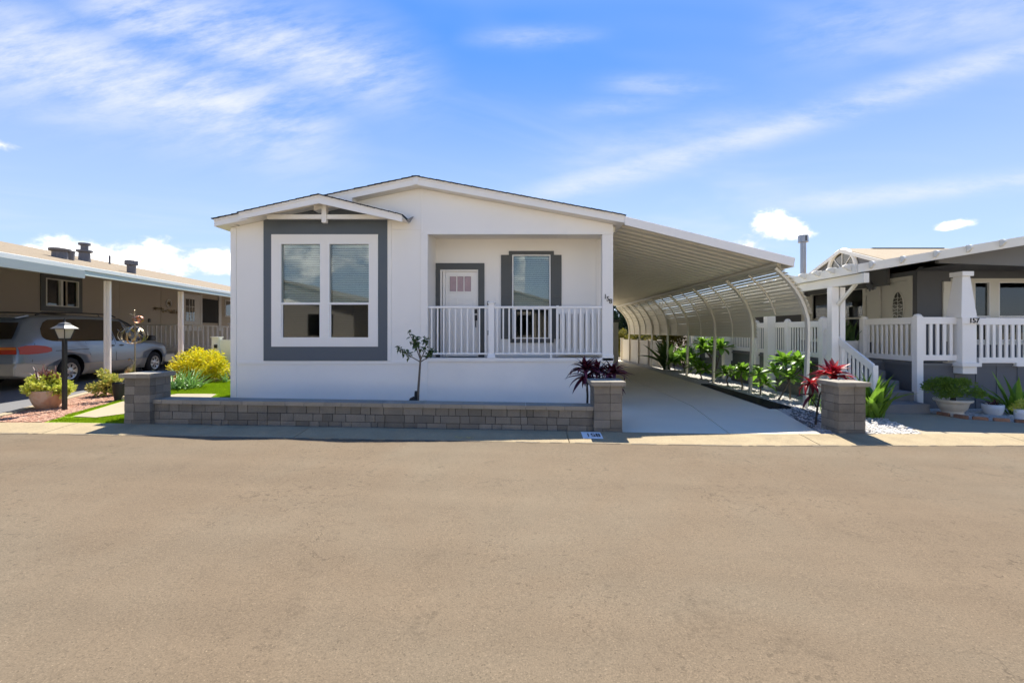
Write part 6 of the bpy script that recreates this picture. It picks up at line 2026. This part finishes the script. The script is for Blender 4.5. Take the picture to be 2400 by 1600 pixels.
# black slotted drain ramp along the driveway edge
drn = thing('drain_ramp', 'long black slotted drain channel lying along the right edge of the driveway', 'drain', (5.0, 10.9, 0))
MB().add([(4.86, 8.9, 0.008), (5.34, 8.9, 0.008), (5.30, 12.9, 0.008), (5.06, 12.9, 0.008), (4.86, 8.9, 0.0), (5.34, 8.9, 0.0), (5.30, 12.9, 0.0), (5.06, 12.9, 0.0)],
         [(0, 1, 2, 3), (0, 4, 5, 1), (1, 5, 6, 2), (2, 6, 7, 3), (3, 7, 4, 0)]).build('tray', M['rubber'], drn)
for i in range(5):
    t = (i + .5) / 5
    MB().bar((4.86 + .48 * t, 8.92, 0.026), (5.06 + .24 * t, 12.88, 0.026), 0.034, 0.034).build('drain_bar', M['rubber'], drn, 0.006)
# ivory vinyl fence at the far end of the bed
fa_, fb_ = Vector((wx(1458, 24.0), 24.0, 0)), Vector((wx(1546, 19.6), 19.6, 0))
fen = thing('vinyl_fence', 'ivory vinyl privacy fence at the far end of the driveway', 'fence', (fa_ + fb_) / 2)
for i in range(5):
    p = fa_.lerp(fb_, i / 4)
    boxpart('fence_post', M['fencevinyl'], fen, p.x - .07, p.x + .07, p.y - .07, p.y + .07, -0.03, 1.13, 0.006)
    boxpart('post_cap', M['fencevinyl'], fen, p.x - .09, p.x + .09, p.y - .09, p.y + .09, 1.13, 1.165, 0.01)
    if i < 4:
        q = fa_.lerp(fb_, (i + 1) / 4)
        MB().bar(p + Vector((0, 0, .56)), q + Vector((0, 0, .56)), 0.03, 1.0).build('fence_panel', M['fencevinyl'], fen)
        MB().bar(p + Vector((0, 0, 1.07)), q + Vector((0, 0, 1.07)), 0.06, 0.09).build('top_rail', M['fencevinyl'], fen)
        MB().bar(p + Vector((0, 0, .05)), q + Vector((0, 0, .05)), 0.06, 0.11).build('bottom_rail', M['fencevinyl'], fen)
# return fence that closes the driveway end
fen2 = thing('end_fence', 'weathered timber steps and low fence closing the far end of the driveway', 'fence', (4.2, 26.2, 0))
for i in range(5):
    boxpart('step_board', M['sandedge'], fen2, 4.0, 5.25, 25.2 + i * .3, 25.5 + i * .3, -0.02, 0.13 * (i + 1))
boxpart('small_post', M['vinyl'], fen2, 4.95, 5.02, 25.5, 25.57, 0.3, 0.95)
# shed behind the porch corner
shd = thing('garden_shed', 'grey garden shed with dark lid roof standing behind the house corner', 'shed', (3.0, 19.0, 0))
shx = wx(1449.5, 18.0)
boxpart('shed_wall', M['taupewhite'], shd, 1.95, shx, 18.0, 19.6, -0.02, wz(755, 18), 0.01)
boxpart('shed_roof', M['shutter'], shd, 1.9, shx + 0.06, 17.94, 19.66, wz(755, 18), wz(748, 18), 0.01)
# trees and hedge beyond the driveway
def big_tree(name, label, c, rad, n, size, m, clumps, th):
    t_ = thing(name, label, 'tree', (c[0], c[1], 0), group='trees beyond the driveway')
    mb = MB()
    mb.tube([(c[0], c[1], -.1), (c[0] + .1, c[1], th * .6), (c[0], c[1], c[2])], [0.16, 0.12, 0.07], 8)
    for i in range(6):
        a = i * 1.05
        mb.tube([(c[0], c[1], th * .7), (c[0] + rad[0] * .3 * math.cos(a), c[1] + rad[1] * .3 * math.sin(a), c[2] - .1), (c[0] + rad[0] * .7 * math.cos(a), c[1] + rad[1] * .7 * math.sin(a), c[2] + rad[2] * .3)], [0.07, 0.05, 0.02], 6)
    mb.build('trunk', M['darkbark'], t_)
    foliage('crown', m, t_, c, rad, n, size, rr, clumps, lo=-0.9)
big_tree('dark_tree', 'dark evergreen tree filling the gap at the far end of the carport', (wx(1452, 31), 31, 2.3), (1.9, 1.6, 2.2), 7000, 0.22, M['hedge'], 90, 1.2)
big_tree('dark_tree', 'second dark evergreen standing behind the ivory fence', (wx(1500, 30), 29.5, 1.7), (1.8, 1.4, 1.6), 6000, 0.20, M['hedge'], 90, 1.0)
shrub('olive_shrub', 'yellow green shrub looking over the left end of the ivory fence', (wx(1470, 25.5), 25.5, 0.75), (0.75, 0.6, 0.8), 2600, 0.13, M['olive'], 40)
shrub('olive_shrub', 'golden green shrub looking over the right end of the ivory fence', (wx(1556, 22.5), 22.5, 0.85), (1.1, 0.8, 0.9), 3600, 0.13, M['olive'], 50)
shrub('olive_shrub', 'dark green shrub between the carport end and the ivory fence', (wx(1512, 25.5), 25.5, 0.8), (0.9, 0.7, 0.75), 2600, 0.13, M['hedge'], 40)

# ------------------------------------------------------------------ houses across the street (mirrored in the windows, they throw sunlight back)
def far_house(x0, x1, yf, m, label):
    t_ = thing('street_house', label, 'house', ((x0 + x1) / 2, yf - 4, -0.05), group='houses across the street')
    xm = (x0 + x1) / 2
    MB().prism([(x0, -0.1), (x1, -0.1), (x1, 3.2), (xm, 4.3), (x0, 3.2)], yf - 14, yf).build('wall', m, t_)
    for (a, za5, b, zb5) in ((x0 - .4, 3.12, xm, 4.42), (xm, 4.42, x1 + .4, 3.12)):
        MB().prism([(a, za5), (b, zb5), (b, zb5 + .12), (a, za5 + .12)], yf - 14.3, yf + 0.5).build('roof', M['tanroof'], t_)
    for (a, b, z0, z1) in ((x0 + 0.9, x0 + 2.7, 1.2, 2.6), (x1 - 2.6, x1 - 1.0, 1.2, 2.6)):
        w = MB().box(a, b, yf, yf + 0.05, z0, z1).build('window', M['trimwhite'], t_)
        MB().box(a + .1, b - .1, yf + 0.05, yf + 0.06, z0 + .1, z1 - .1).build('pane', M['carglass'], w)
    MB().box(xm - .45, xm + .45, yf, yf + 0.05, 0.6, 2.65).build('door', M['taupe'], t_)
FW = mat('cream siding', (0.84, 0.79, 0.69), 0.7, 0.04, 2)
far_house(-18.5, -9.5, -6.8, FW, 'cream gabled house across the street, left of the three mirrored in the glass')
far_house(-7.5, 1.5, -6.8, FW, 'cream gabled house across the street mirrored in the big front windows')
far_house(3.5, 12.5, -6.8, FW, 'cream gabled house across the street, right of the three mirrored in the glass')

# ------------------------------------------------------------------ loose stones and turf
def stones(name, m, poly_fn, n, smin, smax, seed, z=0.0):
    r2 = random.Random(seed)
    ico = [(0, 0, .6), (.9, 0, 0), (0, .8, .05), (-.85, .1, 0), (.1, -.8, .05), (0, 0, -.5)]
    ifs = [(0, 1, 2), (0, 2, 3), (0, 3, 4), (0, 4, 1), (5, 2, 1), (5, 3, 2), (5, 4, 3), (5, 1, 4)]
    vs, fs = [], []
    for i in range(n):
        x, y = poly_fn(r2)
        s = r2.uniform(smin, smax); a = r2.uniform(0, 6.28); c_, s2 = math.cos(a), math.sin(a)
        sx4, sy4, sz4 = s * r2.uniform(.7, 1.3), s * r2.uniform(.7, 1.2), s * r2.uniform(.5, 1)
        b = len(vs); zb = zg(x) + z
        tlt = r2.uniform(-.5, .5)
        for (px4, py4, pz4) in ico:
            X, Yq, Z = px4 * sx4, py4 * sy4, pz4 * sz4 + tlt * px4 * s * .5
            vs.append((x + X * c_ - Yq * s2, y + X * s2 + Yq * c_, zb + Z * 0.8))
        fs += [tuple(k_ + b for k_ in f) for f in ifs]
    me = bpy.data.meshes.new(name); me.from_pydata(vs, [], fs); me.materials.append(m); me.update()
    o = new_obj(name, me); ORG[o.name] = Vector((0, 0, 0))
    return tag(o, kind='stuff')


def in_poly(poly):
    xs = [p[0] for p in poly]; ys = [p[1] for p in poly]
    def f(r2):
        while True:
            x, y = r2.uniform(min(xs), max(xs)), r2.uniform(min(ys), max(ys))
            ins = False
            for i in range(len(poly)):
                (x1, y1), (x2, y2) = poly[i], poly[i - 1]
                if (y1 > y) != (y2 > y) and x < (x2 - x1) * (y - y1) / (y2 - y1) + x1: ins = not ins
            if ins: return x, y
    return f
o = stones('white_pebbles', M['whitestone'], in_poly([(4.55, 6.9), (6.05, 6.78), (6.4, 7.9), (6.45, 8.4), (6.5, 13), (6.5, 18), (5.1, 18), (5.12, 9.3), (4.72, 7.6)]), 9000, 0.014, 0.032, 4)
tag(o, 'loose white pebbles covering the bed beside the driveway', 'gravel')
o = stones('white_pebbles', M['whitestone'], in_poly([(7.75, 8.9), (7.72, 8.45), (7.9, 7.95), (9.45, 7.2), (11, 7.0), (11, 8.9)]), 3500, 0.012, 0.028, 5)
tag(o, 'loose white pebbles in front of the grey deck skirt', 'gravel')
o = stones('river_rocks', mat('dark river rock', (0.13, 0.12, 0.11), 0.7, 0.3, 9, rand=0), in_poly([(4.55, 7.1), (4.72, 7.3), (5.6, 8.2), (5.6, 8.9), (5.3, 8.9), (4.9, 8.3)]), 160, 0.03, 0.06, 6)
tag(o, 'grey river rocks scattered at the corner of the gravel bed', 'rocks')
o = stones('red_pebbles', M['redstone'], in_poly([(-8.9, 6.8), (-7.32, 6.8), (-8.15, 9.05), (-8.6, 10.9), (-8.5, 12.5), (-9.9, 12.5), (-9.62, 9.8), (-8.42, 7.25)]), 9000, 0.014, 0.034, 8, 0.0)
tag(o, 'loose red lava pebbles round the lamp post', 'gravel')


def turf(name, poly, n, seed):
    r2 = random.Random(seed); f = in_poly(poly); vs, fs = [], []
    for i in range(n):
        x, y = f(r2); a = r2.uniform(0, 6.28); h = r2.uniform(0.018, 0.036); w = 0.005
        lx, ly2 = r2.gauss(0, .010), r2.gauss(0, .010)
        z = zg(x) - 0.006; b = len(vs)
        vs += [(x - w * math.cos(a), y - w * math.sin(a), z), (x + w * math.cos(a), y + w * math.sin(a), z), (x + lx, y + ly2, z + h)]
        fs.append((b, b + 1, b + 2))
    me = bpy.data.meshes.new(name); me.from_pydata(vs, [], fs); me.materials.append(M['blade']); me.update()
    o = new_obj(name, me); ORG[o.name] = Vector((0, 0, 0))
    tag(o, kind='stuff')
    return o
o = turf('lawn_grass', [(-7.26, 6.80), (-7.30, 7.1), (-6.80, 7.05), (-6.2, 8.5), (-6.7, 9.85), (-7.65, 9.85), (-7.9, 8.7), (-7.33, 7.2), (-7.5, 7.3), (-8.1, 9.1), (-8.5, 10.9), (-8.35, 13), (-5.72, 13), (-5.72, 6.80)], 90000, 9)
tag(o, 'short bright green lawn between the houses', 'grass')
